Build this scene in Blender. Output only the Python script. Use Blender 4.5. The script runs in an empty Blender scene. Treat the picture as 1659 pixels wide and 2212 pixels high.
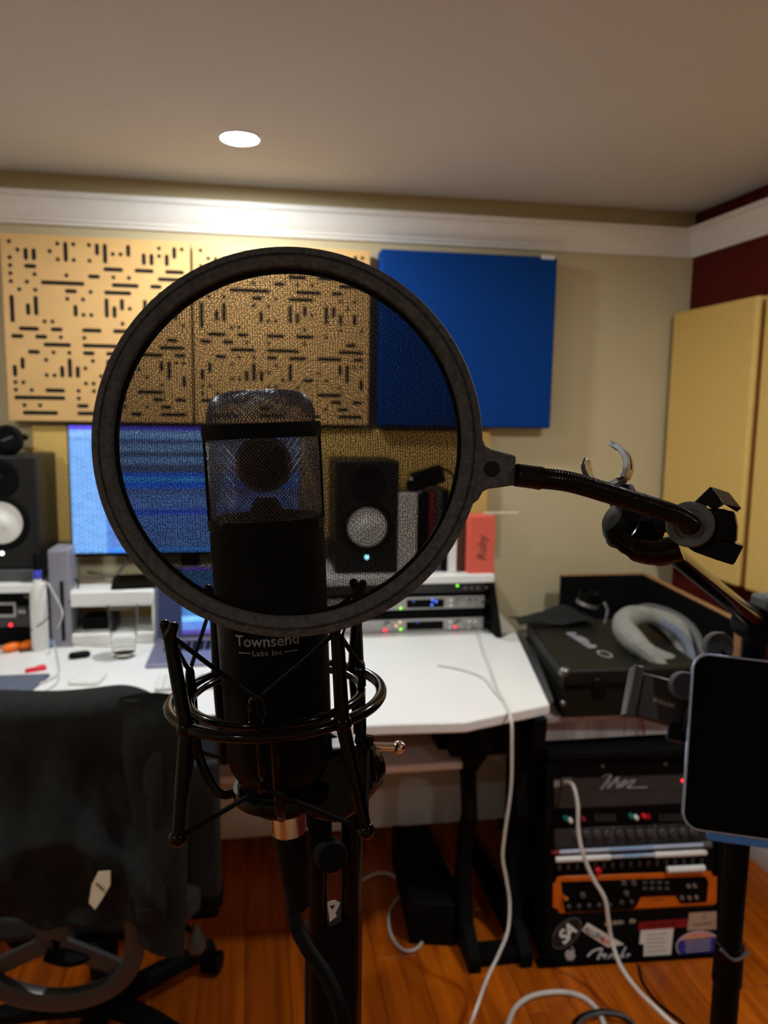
import bpy, bmesh, math, random
from mathutils import Vector, Matrix, Quaternion
random.seed(7)
S = bpy.context.scene
COL = S.collection
V = Vector

# ------------------------------------------------------------------ camera
CAM = V((0, 0, 1.5))
F, CX, CY = 1660.0, 829.5, 1106.0            # focal length and centre for a 1659 x 2212 frame
yaw, pitch, roll = map(math.radians, (9.5, 7.5, 0.86))
fwd = V((math.sin(yaw) * math.cos(pitch), math.cos(yaw) * math.cos(pitch), -math.sin(pitch)))
_r = V((math.cos(yaw), -math.sin(yaw), 0)); _u = _r.cross(fwd)
rgt = _r * math.cos(roll) + _u * math.sin(roll)
upv = -_r * math.sin(roll) + _u * math.cos(roll)
cam_d = bpy.data.cameras.new('camera'); cam = bpy.data.objects.new('camera', cam_d); COL.objects.link(cam)
mc = Matrix.Identity(4)
for i in range(3):
    mc[i][0], mc[i][1], mc[i][2], mc[i][3] = rgt[i], upv[i], -fwd[i], CAM[i]
cam.matrix_world = mc
cam_d.sensor_fit = 'HORIZONTAL'; cam_d.sensor_width = 36; cam_d.lens = 36 * F / 1659
cam_d.clip_start = 0.02
cam_d.dof.use_dof = True; cam_d.dof.focus_distance = 0.37; cam_d.dof.aperture_fstop = 17
S.camera = cam

# ------------------------------------------------------------------ world, exposure
w = bpy.data.worlds.new('world'); S.world = w; w.use_nodes = True
w.node_tree.nodes['Background'].inputs[0].default_value = (0.02, 0.018, 0.016, 1)
w.node_tree.nodes['Background'].inputs[1].default_value = 0.1
S.view_settings.view_transform = 'Standard'; S.view_settings.look = 'None'
S.view_settings.exposure = 0.0; S.view_settings.gamma = 1.0; S.view_settings.use_curve_mapping = False
LAMP = 640.0                                  # brightness of the recessed ceiling lamps
LAMP_COL = (0.96, 1.0, 0.98)

# room measures (metres)
D, H, XR, XL, YF = 2.80, 2.2566, 1.648, -2.0, -1.9
WR = 0.045                                    # the red wall opens slightly outwards
def xr(y): return XR + WR * (D - y)

def ray(px, py): return fwd + rgt * ((px - CX) / F) - upv * ((py - CY) / F)
def at_depth(px, py, d): return CAM + ray(px, py) * d
def at_y(px, py, y): d = ray(px, py); return CAM + d * (y / d.y)
def at_z(px, py, z): d = ray(px, py); return CAM + d * ((z - 1.5) / d.z)
def at_x(px, py, x): d = ray(px, py); return CAM + d * (x / d.x)

# ------------------------------------------------------------------ materials
def new_mat(name):
    m = bpy.data.materials.new(name); m.use_nodes = True
    return m, m.node_tree.nodes, m.node_tree.links, m.node_tree.nodes['Principled BSDF']
def mat(name, col, rough=0.5, metal=0.0, var=0.08, scale=30.0, bump=0.0, bscale=200.0, emit=None, es=0.0, spec=0.5, coat=0.0, trans=0.0, ior=1.45):
    m, n, l, p = new_mat(name)
    p.inputs['Roughness'].default_value = rough; p.inputs['Metallic'].default_value = metal
    p.inputs['Specular IOR Level'].default_value = spec
    p.inputs['Coat Weight'].default_value = coat
    p.inputs['Transmission Weight'].default_value = trans; p.inputs['IOR'].default_value = ior
    tc = n.new('ShaderNodeTexCoord')
    nz = n.new('ShaderNodeTexNoise'); nz.inputs['Scale'].default_value = scale; nz.inputs['Detail'].default_value = 4
    l.new(tc.outputs['Object'], nz.inputs['Vector'])
    cr = n.new('ShaderNodeValToRGB')
    cr.color_ramp.elements[0].position = 0.3; cr.color_ramp.elements[1].position = 0.7
    cr.color_ramp.elements[0].color = tuple(c * (1 - var) for c in col) + (1,)
    cr.color_ramp.elements[1].color = tuple(min(1, c * (1 + var)) for c in col) + (1,)
    l.new(nz.outputs['Fac'], cr.inputs[0]); l.new(cr.outputs[0], p.inputs['Base Color'])
    if bump:
        nb = n.new('ShaderNodeTexNoise'); nb.inputs['Scale'].default_value = bscale; nb.inputs['Detail'].default_value = 3
        l.new(tc.outputs['Object'], nb.inputs['Vector'])
        bp = n.new('ShaderNodeBump'); bp.inputs['Strength'].default_value = bump; bp.inputs['Distance'].default_value = 0.002
        l.new(nb.outputs['Fac'], bp.inputs['Height']); l.new(bp.outputs[0], p.inputs['Normal'])
    if emit:
        p.inputs['Emission Color'].default_value = tuple(emit) + (1,); p.inputs['Emission Strength'].default_value = es
    return m

M = {}
M['wall'] = mat('tan_wall_paint', (.57, .49, .31), .75, var=.03, scale=3, bump=.08, bscale=350)
M['red'] = mat('dark_red_wall_paint', (.085, .003, .0015), .6, spec=.2, var=.05, scale=3, bump=.06, bscale=350)
M['ceiling'] = mat('ceiling_paint', (.64, .625, .60), .9, var=.02, scale=2, bump=.05, bscale=300)
M['trim'] = mat('white_trim_paint', (.86, .855, .84), .4, var=.02)
M['yellow'] = mat('mustard_fabric', (.72, .475, .145), .85, spec=.2, var=.06, scale=120, bump=.25, bscale=900)
M['blue'] = mat('royal_blue_fabric', (.003, .044, .24), .8, spec=.1, var=.07, scale=150, bump=.25, bscale=900)
M['birch'] = mat('birch_ply', (.72, .44, .175), .45, var=.05, scale=14)
M['black_felt'] = mat('black_felt', (.006, .006, .006), .95)
M['white_lam'] = mat('white_laminate', (.80, .80, .79), .28, var=.015, scale=6)
M['pink_lam'] = mat('pale_laminate', (.78, .71, .67), .4, var=.03)
M['black'] = mat('black_plastic', (.0022, .0022, .0024), .42, var=.15, spec=.10)
M['black_gloss'] = mat('gloss_black_enamel', (.0012, .0012, .0012), .13, var=.1, spec=.26)
M['black_matte'] = mat('matte_black', (.0030, .0030, .0034), .7, var=.12, spec=.10)
M['black_rough'] = mat('grained_black_plastic', (.058, .059, .061), .5, spec=.45, var=.45, scale=420, bump=.5, bscale=1100)
M['grey_plastic'] = mat('grey_plastic', (.07, .074, .08), .5, var=.15, scale=160, bump=.1)
M['frame_grey'] = mat('silver_grey_plastic', (.045, .046, .05), .34, var=.05)
M['cone'] = mat('white_speaker_cone', (.80, .79, .76), .6, var=.03)
M['chrome'] = mat('chrome', (.85, .83, .80), .08, 1.0, var=.02)
M['satin_nickel'] = mat('satin_nickel', (.78, .69, .60), .18, 1.0, var=.05)
M['gun'] = mat('gunmetal', (.20, .20, .205), .28, .9, var=.08)
M['alu'] = mat('brushed_aluminium', (.42, .41, .40), .35, .8, var=.06, scale=80)
M['dark_alu'] = mat('charcoal_metal', (.055, .057, .06), .42, .5, var=.1)
M['space_grey'] = mat('space_grey_metal', (.27, .27, .38), .4, .6, var=.03)
M['jacket'] = mat('charcoal_knit', (.0150, .0160, .0155), .92, spec=.15, var=.2, scale=60, bump=.3, bscale=1200)
M['mesh_seat'] = mat('dark_seat_fabric', (.02, .022, .022), .9, var=.3, scale=90, bump=.4, bscale=500)
M['cream'] = mat('cream_cloth', (.62, .53, .40), .8, var=.06)
M['red_card'] = mat('coral_red_card', (.72, .115, .075), .55, var=.04)
M['paper'] = mat('white_paper', (.74, .71, .65), .7, var=.06, scale=80)
M['brown'] = mat('brown_card', (.10, .045, .02), .6)
M['white_plastic'] = mat('white_plastic', (.76, .76, .74), .35, var=.02)
M['clear_white'] = mat('translucent_white_plastic', (.70, .70, .68), .3, var=.03)
M['cable'] = mat('white_rubber_cable', (.60, .57, .53), .45, var=.05)
M['black_cable'] = mat('black_rubber_cable', (.0025, .0025, .0025), .55, spec=.12)
M['orange'] = mat('orange_plastic', (.85, .17, .005), .4, var=.05)
M['orange_metal'] = mat('orange_painted_metal', (.62, .12, .006), .35, var=.08)
M['crimson'] = mat('crimson_plastic', (.75, .01, .03), .4, var=.05)
M['teal'] = mat('teal_plastic', (.01, .17, .19), .4)
M['dark_red'] = mat('dark_red_print', (.24, .006, .01), .5, var=.35, scale=60)
M['kraft'] = mat('kraft_sticker', (.42, .30, .22), .6, var=.06)
M['navy_print'] = mat('navy_print', (.03, .035, .28), .45, var=.1)
M['pink_print'] = mat('pink_print', (.70, .30, .26), .45, var=.06)
M['gold_print'] = mat('gold_print', (.55, .36, .06), .45)
M['silver_print'] = mat('silver_print', (.55, .56, .60), .35, .3)
M['grey_print'] = mat('grey_print', (.22, .22, .22), .5)
M['white_print'] = mat('white_print', (.75, .75, .74), .5)
M['black_print'] = mat('black_print', (.01, .01, .01), .5)
M['blue_case'] = mat('sky_blue_case', (.055, .22, .66), .4, var=.04)
M['blue_steel'] = mat('pale_blue_metal', (.42, .52, .80), .25, .8, var=.03)
M['screen_glass'] = mat('black_screen_glass', (.0008, .0008, .001), .04, var=0, spec=.08)
M['grey_cloth'] = mat('pale_grey_canvas', (.22, .22, .20), .85, var=.15, scale=40, bump=.3, bscale=500)
M['case_black'] = mat('black_vinyl_case', (.0075, .0072, .0052), .5, spec=.25, var=.15, bump=.15, bscale=500)
M['edge_wood'] = mat('raw_wood_edge', (.30, .16, .075), .6, var=.1)
M['rod_blue'] = mat('pale_blue_tube', (.42, .46, .60), .35, var=.05)
M['glass'] = mat('clear_glass', (.97, .98, .98), .02, var=0, trans=1.0, ior=1.12)
M['water'] = mat('water', (.97, .98, .98), .01, var=0, trans=1.0, ior=1.12)
M['deep_blue'] = mat('blue_collar_plastic', (.06, .07, .55), .35)
M['pale_blue'] = mat('pale_blue_plastic', (.25, .38, .58), .4)
M['slate'] = mat('slate_blue_cover', (.10, .115, .165), .6)
M['mauve_grey'] = mat('mauve_grey_plastic', (.24, .235, .275), .45)
def led(name, col, s): return mat(name, tuple(c * .5 for c in col), .4, emit=col, es=s, var=0)
M['led_blue'] = led('blue_led', (.10, .20, 1.0), 1.6)
M['led_dim'] = led('dim_blue_led', (.08, .10, .5), .7)
M['led_green'] = led('green_led', (.25, 1.0, .02), 2.2)
M['led_amber'] = led('amber_led', (1.0, .65, .25), 1.2)
M['led_red'] = led('red_led', (1.0, .02, .04), 2.5)
M['led_cyan'] = led('cyan_led', (.25, .75, 1.0), 14)
M['led_white'] = led('white_led', (.9, 1.0, 1.0), 3)

def lens_mat(name='lamp_lens', k=1.0):
    m, n, l, p = new_mat(name)
    p.inputs['Base Color'].default_value = (.9, .9, .9, 1)
    p.inputs['Emission Color'].default_value = LAMP_COL + (1,); p.inputs['Emission Strength'].default_value = LAMP * k
    return m
M['lens'] = lens_mat()
M['lens_dimmed'] = lens_mat('dimmed_lamp_lens', .42)

def wood_floor():
    m, n, l, p = new_mat('orange_wood_plank')
    tc = n.new('ShaderNodeTexCoord'); oi = n.new('ShaderNodeObjectInfo')
    mp = n.new('ShaderNodeMapping'); mp.inputs['Scale'].default_value = (22, 1.6, 22)
    ad = n.new('ShaderNodeVectorMath'); ad.operation = 'ADD'
    cm = n.new('ShaderNodeCombineXYZ'); mu = n.new('ShaderNodeMath'); mu.operation = 'MULTIPLY'; mu.inputs[1].default_value = 40
    l.new(oi.outputs['Random'], mu.inputs[0]); l.new(mu.outputs[0], cm.inputs[0]); l.new(mu.outputs[0], cm.inputs[1])
    l.new(tc.outputs['Object'], ad.inputs[0]); l.new(cm.outputs[0], ad.inputs[1]); l.new(ad.outputs[0], mp.inputs['Vector'])
    nz = n.new('ShaderNodeTexNoise'); nz.inputs['Scale'].default_value = 1.6; nz.inputs['Detail'].default_value = 6; nz.inputs['Distortion'].default_value = .6
    l.new(mp.outputs[0], nz.inputs['Vector'])
    cr = n.new('ShaderNodeValToRGB'); e = cr.color_ramp.elements
    e[0].position = .25; e[0].color = (.24, .042, .002, 1); e[1].position = .75; e[1].color = (.60, .135, .005, 1)
    l.new(nz.outputs['Fac'], cr.inputs[0])
    hs = n.new('ShaderNodeHueSaturation'); mr = n.new('ShaderNodeMapRange')
    mr.inputs['To Min'].default_value = .78; mr.inputs['To Max'].default_value = 1.2
    l.new(oi.outputs['Random'], mr.inputs['Value']); l.new(mr.outputs[0], hs.inputs['Value']); l.new(cr.outputs[0], hs.inputs['Color'])
    l.new(hs.outputs[0], p.inputs['Base Color']); p.inputs['Roughness'].default_value = .32; p.inputs['Specular IOR Level'].default_value = .3
    return m
M['floor'] = wood_floor()

def streak_mat(name, c0, c1, sx):
    m, n, l, p = new_mat(name)
    tc = n.new('ShaderNodeTexCoord'); mp = n.new('ShaderNodeMapping'); mp.inputs['Scale'].default_value = (sx, sx, .6)
    l.new(tc.outputs['Object'], mp.inputs['Vector'])
    nz = n.new('ShaderNodeTexNoise'); nz.inputs['Scale'].default_value = 1; nz.inputs['Detail'].default_value = 4; l.new(mp.outputs[0], nz.inputs['Vector'])
    cr = n.new('ShaderNodeValToRGB'); e = cr.color_ramp.elements
    e[0].position = .3; e[0].color = c0 + (1,); e[1].position = .7; e[1].color = c1 + (1,)
    l.new(nz.outputs['Fac'], cr.inputs[0]); l.new(cr.outputs[0], p.inputs['Base Color']); p.inputs['Roughness'].default_value = .5
    return m
M['grey_wood'] = streak_mat('grey_washed_wood', (.30, .25, .25), (.50, .43, .43), 38)

def net_mat():
    """black nylon netting: opaque knit threads, open holes between them"""
    m, n, l, p = new_mat('black_nylon_net')
    n.remove(p)
    out = n['Material Output']
    tc = n.new('ShaderNodeTexCoord')
    mp = n.new('ShaderNodeMapping'); mp.inputs['Scale'].default_value = (960, 1300, 1)
    l.new(tc.outputs['Object'], mp.inputs['Vector'])
    vo = n.new('ShaderNodeTexVoronoi'); vo.voronoi_dimensions = '2D'; vo.inputs['Scale'].default_value = 1.0; vo.inputs['Randomness'].default_value = .55
    l.new(mp.outputs[0], vo.inputs['Vector'])
    mr = n.new('ShaderNodeMapRange'); mr.inputs['From Min'].default_value = .16; mr.inputs['From Max'].default_value = .46
    mr.inputs['To Min'].default_value = .23; mr.inputs['To Max'].default_value = .68
    l.new(vo.outputs['Distance'], mr.inputs['Value'])
    tr = n.new('ShaderNodeBsdfTransparent'); tr.inputs[0].default_value = (.93, .90, .88, 1)
    pb = n.new('ShaderNodeBsdfPrincipled'); pb.inputs['Base Color'].default_value = (.003, .003, .0035, 1); pb.inputs['Roughness'].default_value = .5; pb.inputs['Specular IOR Level'].default_value = .12
    mx = n.new('ShaderNodeMixShader'); l.new(mr.outputs[0], mx.inputs[0]); l.new(tr.outputs[0], mx.inputs[1]); l.new(pb.outputs[0], mx.inputs[2])
    l.new(mx.outputs[0], out.inputs['Surface'])
    return m
M['net'] = net_mat()
M['speaker_black'] = mat('speaker_vinyl', (.009, .009, .0095), .45, var=.1, spec=.4)
M['arm_grey'] = mat('charcoal_upholstery', (.017, .018, .0195), .8, var=.1, spec=.2)
M['key_gap'] = mat('silver_tray', (.45, .45, .46), .4, var=.02)
M['wire'] = mat('blue_lit_woven_wire', (.72, .78, .95), .32, 1.0, var=.1)  # monitor's blue light and glitter put into the colour; the mesh itself is gunmetal

def screen_mat(name, kind):
    """a lit display: the flat picture of a recording program, or a desktop, in UV-like generated coordinates"""
    m, n, l, p = new_mat(name)
    tc = n.new('ShaderNodeTexCoord'); sx = n.new('ShaderNodeSeparateXYZ'); l.new(tc.outputs['Generated'], sx.inputs[0])
    cr = n.new('ShaderNodeValToRGB'); cr.color_ramp.interpolation = 'CONSTANT'
    e = cr.color_ramp.elements
    def mixc(f, a, b, typ='MIX'):
        k = n.new('ShaderNodeMixRGB'); k.blend_type = typ
        for i, q in enumerate((f, a, b)):
            if isinstance(q, (int, float)): k.inputs[i].default_value = q
            elif isinstance(q, tuple): k.inputs[i].default_value = q
            else: l.new(q, k.inputs[i])
        return k.outputs[0]
    if kind == 'daw':
        stops = [(0, (.06, .30, 1.0)), (.035, (.10, .22, .62)), (.20, (.11, .24, .72)), (.30, (.04, .12, .80)), (.345, (.12, .27, .75)), (.46, (.10, .19, .50)), (.51, (.02, .17, 1.0)), (.565, (.05, .38, 1.0)),
                 (.60, (.02, .17, 1.0)), (.635, (.08, .12, .26)), (.70, (.16, .34, .70)), (.76, (.07, .12, .26)), (.80, (.18, .34, .66)), (.86, (.09, .16, .36)), (.90, (.25, .48, .95)), (.965, (.10, .07, .75))]
    else:
        stops = [(0, (.02, .02, .05)), (.04, (.10, .06, .35)), (.10, (.10, .22, .60)), (.22, (.20, .52, .90)), (.30, (.05, .18, .45)), (.62, (.03, .10, .26)), (.90, (.02, .12, .18)), (.955, (.10, .05, .55))]
    e[0].position = 0; e[0].color = stops[0][1] + (1,)
    e[1].position = stops[1][0]; e[1].color = stops[1][1] + (1,)
    for s, c in stops[2:]:
        q = e.new(s); q.color = c + (1,)
    l.new(sx.outputs['Z'], cr.inputs[0])
    br = n.new('ShaderNodeTexBrick')
    mp = n.new('ShaderNodeMapping')
    cmb = n.new('ShaderNodeCombineXYZ'); l.new(sx.outputs['X'], cmb.inputs[0]); l.new(sx.outputs['Z'], cmb.inputs[1])
    br.inputs['Scale'].default_value = 9; br.inputs['Color1'].default_value = (.75, .8, .9, 1); br.inputs['Color2'].default_value = (1.35, 1.3, 1.2, 1)
    br.inputs['Mortar'].default_value = (.7, .75, .85, 1); br.inputs['Mortar Size'].default_value = .025; br.inputs['Brick Width'].default_value = .6; br.inputs['Row Height'].default_value = .17
    l.new(cmb.outputs[0], br.inputs['Vector'])
    col = mixc(1.0, cr.outputs[0], br.outputs['Color'], 'MULTIPLY')
    if kind == 'daw':
        # inspector column at the far side is plain pale blue; small bright meters near the bottom
        side = n.new('ShaderNodeMath'); side.operation = 'LESS_THAN'; side.inputs[1].default_value = .145; l.new(sx.outputs['X'], side.inputs[0])
        top = n.new('ShaderNodeMath'); top.operation = 'LESS_THAN'; top.inputs[1].default_value = .90; l.new(sx.outputs['Z'], top.inputs[0])
        both = n.new('ShaderNodeMath'); both.operation = 'MULTIPLY'; l.new(side.outputs[0], both.inputs[0]); l.new(top.outputs[0], both.inputs[1])
        w2 = n.new('ShaderNodeTexBrick'); w2.inputs['Scale'].default_value = 13; w2.inputs['Color1'].default_value = (.09, .23, .66, 1); w2.inputs['Color2'].default_value = (.16, .36, .84, 1)
        w2.inputs['Mortar'].default_value = (.28, .60, 1.0, 1); w2.inputs['Mortar Size'].default_value = .03; l.new(cmb.outputs[0], w2.inputs['Vector'])
        col = mixc(both.outputs[0], col, w2.outputs['Color'])
        mt = n.new('ShaderNodeTexVoronoi'); mt.inputs['Scale'].default_value = 30; l.new(cmb.outputs[0], mt.inputs['Vector'])
        th = n.new('ShaderNodeMath'); th.operation = 'LESS_THAN'; th.inputs[1].default_value = .16; l.new(mt.outputs['Distance'], th.inputs[0])
        lo = n.new('ShaderNodeMath'); lo.operation = 'LESS_THAN'; lo.inputs[1].default_value = .30; l.new(sx.outputs['Z'], lo.inputs[0])
        bb = n.new('ShaderNodeMath'); bb.operation = 'MULTIPLY'; l.new(th.outputs[0], bb.inputs[0]); l.new(lo.outputs[0], bb.inputs[1])
        col = mixc(bb.outputs[0], col, (.05, .62, 1.0, 1))
        es = 1.12
    else:
        dk = n.new('ShaderNodeMath'); dk.operation = 'LESS_THAN'; dk.inputs[1].default_value = .22; l.new(sx.outputs['X'], dk.inputs[0])
        col = mixc(dk.outputs[0], col, (.012, .020, .06, 1)); es = 1.3
    p.inputs['Base Color'].default_value = (.01, .01, .012, 1); p.inputs['Roughness'].default_value = .3
    l.new(col, p.inputs['Emission Color']); p.inputs['Emission Strength'].default_value = es
    return m
M['daw'] = screen_mat('recording_program_display', 'daw')
M['desktop'] = screen_mat('laptop_display', 'desk')

# ------------------------------------------------------------------ mesh helpers
class MB:
    def __init__(s): s.v = []; s.f = []
    def add(s, vs, fs, T=None):
        o = len(s.v)
        s.v += [tuple(T @ V(q)) if T else tuple(q) for q in vs]
        s.f += [tuple(i + o for i in q) for q in fs]
        return s
    def box(s, c, sz, T=None):
        x, y, z = c; a, b, d = (q / 2 for q in sz)
        vs = [(x + i * a, y + j * b, z + k * d) for i in (-1, 1) for j in (-1, 1) for k in (-1, 1)]
        return s.add(vs, [(0, 1, 3, 2), (4, 6, 7, 5), (0, 4, 5, 1), (2, 3, 7, 6), (0, 2, 6, 4), (1, 5, 7, 3)], T)
    def span(s, a, b, T=None):
        return s.box([(p + q) / 2 for p, q in zip(a, b)], [abs(q - p) for p, q in zip(a, b)], T)
    def lathe(s, prof, n=32, T=None, cap=True):
        vs = [(r * math.cos(2 * math.pi * i / n), r * math.sin(2 * math.pi * i / n), h) for r, h in prof for i in range(n)]
        fs = [(k * n + i, k * n + (i + 1) % n, (k + 1) * n + (i + 1) % n, (k + 1) * n + i) for k in range(len(prof) - 1) for i in range(n)]
        if cap:
            fs.append(tuple(range(n))[::-1]); fs.append(tuple((len(prof) - 1) * n + i for i in range(n)))
        return s.add(vs, fs, T)
    def ring(s, prof, n=96, T=None):          # closed profile (r, h) turned round z
        k = len(prof)
        vs = [(r * math.cos(2 * math.pi * i / n), r * math.sin(2 * math.pi * i / n), h) for i in range(n) for r, h in prof]
        fs = [(i * k + j, ((i + 1) % n) * k + j, ((i + 1) % n) * k + (j + 1) % k, i * k + (j + 1) % k) for i in range(n) for j in range(k)]
        return s.add(vs, fs, T)
    def cyl(s, a, b, r0, r1=None, n=20, cap=True):
        a, b = V(a), V(b); r1 = r0 if r1 is None else r1
        return s.lathe([(r0, 0), (r1, (b - a).length)], n, frame(a, b - a), cap)
    def tube(s, pts, r, n=8, closed=False, cap=True):
        pts = [V(q) for q in pts]; N = len(pts); rs = r if isinstance(r, (list, tuple)) else [r] * N
        t0 = (pts[1] - pts[0]).normalized(); nrm = t0.orthogonal().normalized(); vs = []; prev = t0
        for i, q in enumerate(pts):
            a = pts[(i - 1) % N] if (closed or i > 0) else q; b = pts[(i + 1) % N] if (closed or i < N - 1) else q
            t = (b - a).normalized() if (b - a).length > 1e-9 else prev
            nrm = prev.rotation_difference(t) @ nrm; nrm = (nrm - t * nrm.dot(t)).normalized(); prev = t; bi = t.cross(nrm)
            vs += [q + (nrm * math.cos(2 * math.pi * k / n) + bi * math.sin(2 * math.pi * k / n)) * rs[i] for k in range(n)]
        m = N if closed else N - 1
        fs = [(i * n + k, i * n + (k + 1) % n, ((i + 1) % N) * n + (k + 1) % n, ((i + 1) % N) * n + k) for i in range(m) for k in range(n)]
        if cap and not closed:
            fs.append(tuple(range(n))[::-1]); fs.append(tuple((N - 1) * n + k for k in range(n)))
        return s.add(vs, fs)
    def prism(s, poly, h0, h1, T=None):
        n = len(poly)
        vs = [(x, y, h0) for x, y in poly] + [(x, y, h1) for x, y in poly]
        fs = [tuple(range(n))[::-1], tuple(range(n, 2 * n))] + [(i, (i + 1) % n, n + (i + 1) % n, n + i) for i in range(n)]
        return s.add(vs, fs, T)
    def ball(s, c, r, n=16, sc=(1, 1, 1), T=None):
        c = V(c); m = n // 2
        vs = []; fs = []
        for j in range(1, m):
            a = math.pi * j / m
            vs += [(c.x + r * sc[0] * math.sin(a) * math.cos(2 * math.pi * i / n), c.y + r * sc[1] * math.sin(a) * math.sin(2 * math.pi * i / n), c.z + r * sc[2] * math.cos(a)) for i in range(n)]
        fs = [(j * n + i, (j + 1) * n + i, (j + 1) * n + (i + 1) % n, j * n + (i + 1) % n) for j in range(m - 2) for i in range(n)]
        top = len(vs); vs += [(c.x, c.y, c.z + r * sc[2]), (c.x, c.y, c.z - r * sc[2])]
        fs += [(top, i, (i + 1) % n) for i in range(n)] + [(top + 1, (m - 2) * n + (i + 1) % n, (m - 2) * n + i) for i in range(n)]
        return s.add(vs, fs, T)
    def grid(s, fn, nu, nv):
        vs = [fn(i / nu, j / nv) for j in range(nv + 1) for i in range(nu + 1)]
        fs = [(j * (nu + 1) + i, j * (nu + 1) + i + 1, (j + 1) * (nu + 1) + i + 1, (j + 1) * (nu + 1) + i) for j in range(nv) for i in range(nu)]
        return s.add(vs, fs)

def frame(o, z, x=None):
    """matrix with origin o and local z along z (local x near x)"""
    z = V(z).normalized()
    x = V(x) if x is not None else z.orthogonal()
    x = (x - z * x.dot(z)).normalized(); y = z.cross(x)
    T = Matrix.Identity(4)
    for i in range(3): T[i][0], T[i][1], T[i][2], T[i][3] = x[i], y[i], z[i], o[i]
    return T
def basis(o, x, y, z):
    T = Matrix.Identity(4)
    for i in range(3): T[i][0], T[i][1], T[i][2], T[i][3] = x[i], y[i], z[i], o[i]
    return T
def spline(pts, k=8, closed=False):
    P = [V(q) for q in pts]; n = len(P); out = []
    for i in range(n if closed else n - 1):
        g = lambda j: P[j % n] if closed else P[max(0, min(n - 1, j))]
        a, b, c, d = g(i - 1), g(i), g(i + 1), g(i + 2)
        for q in range(k):
            t = q / k
            out.append(.5 * ((2 * b) + (c - a) * t + (2 * a - 5 * b + 4 * c - d) * t * t + (3 * b - a - 3 * c + d) * t ** 3))
    if not closed: out.append(P[-1])
    return out
def rrect(w, h, r, n=6):
    out = []
    for cx, cy, a0 in ((w / 2 - r, h / 2 - r, 0), (-w / 2 + r, h / 2 - r, 90), (-w / 2 + r, -h / 2 + r, 180), (w / 2 - r, -h / 2 + r, 270)):
        for i in range(n + 1):
            a = math.radians(a0 + 90 * i / n); out.append((cx + r * math.cos(a), cy + r * math.sin(a)))
    return out
def ellipse(a, b, n=40): return [(a * math.cos(2 * math.pi * i / n), b * math.sin(2 * math.pi * i / n)) for i in range(n)]

def base_mat(o):
    m = o.matrix_basis.copy()
    return base_mat(o.parent) @ m if o.parent else m
def tag(o, label=None, cat=None, group=None, kind=None):
    for k, q in (('label', label), ('category', cat), ('group', group), ('kind', kind)):
        if q: o[k] = q
    return o
def thing(name, label, cat, loc, group=None):
    o = bpy.data.objects.new(name, None); o.empty_display_size = .05; COL.objects.link(o); o.location = loc
    return tag(o, label, cat, group)
def obj(name, mb, m, parent=None, bevel=0, seg=2, smooth=35, label=None, kind=None, solid=0):
    """one mesh object from world-space shapes; a child keeps its parent's origin, a top-level mesh gets its origin at its base"""
    me = bpy.data.meshes.new(name)
    vs = [V(q) for q in mb.v]
    loc = V((0, 0, 0))
    if parent:
        inv = base_mat(parent).inverted(); vs = [inv @ q for q in vs]
    else:
        lo = [min(q[i] for q in vs) for i in range(3)]; hi = [max(q[i] for q in vs) for i in range(3)]
        loc = V(((lo[0] + hi[0]) / 2, (lo[1] + hi[1]) / 2, lo[2])); vs = [q - loc for q in vs]
    me.from_pydata([tuple(q) for q in vs], [], mb.f)
    me.materials.append(M[m] if isinstance(m, str) else m)
    bm = bmesh.new(); bm.from_mesh(me)
    bmesh.ops.recalc_face_normals(bm, faces=bm.faces); bm.to_mesh(me); bm.free()
    me.shade_smooth()
    me.set_sharp_from_angle(angle=math.radians(smooth))
    o = bpy.data.objects.new(name, me); COL.objects.link(o); o.parent = parent; o.location = loc
    if solid:
        q = o.modifiers.new('thickness', 'SOLIDIFY'); q.thickness = solid; q.offset = 0
    if bevel:
        q = o.modifiers.new('edge', 'BEVEL'); q.width = bevel; q.segments = seg; q.limit_method = 'ANGLE'; q.angle_limit = math.radians(40)
    if label: o['label'] = label
    if kind: o['kind'] = kind
    return o
def lone(name, mb, m, label, cat, group=None, **k): return tag(obj(name, mb, m, None, **k), label, cat, group)
def struct(name, mb, m, parent=None, **k): return tag(obj(name, mb, m, parent, **k), kind=None if parent else 'structure')

_fonts = {}
def text_mb(txt, size, T, depth=.0002, align='CENTER', shear=0, spacing=1.0, bold=0, wrap=None):
    cu = bpy.data.curves.new('t', 'FONT'); cu.body = txt; cu.size = size; cu.align_x = align; cu.align_y = 'CENTER'
    cu.extrude = depth; cu.shear = shear; cu.space_character = spacing; cu.offset = bold; cu.resolution_u = 3
    o = bpy.data.objects.new('t', cu); COL.objects.link(o)
    dg = bpy.context.evaluated_depsgraph_get()
    me = bpy.data.meshes.new_from_object(o.evaluated_get(dg))
    vs = [tuple(q.co) for q in me.vertices]; fs = [tuple(q.vertices) for q in me.polygons]
    bpy.data.objects.remove(o); bpy.data.meshes.remove(me); bpy.data.curves.remove(cu)
    if wrap: vs = [wrap(q) for q in vs]; T = None
    b = MB(); b.add(vs, fs, T); return b

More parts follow.
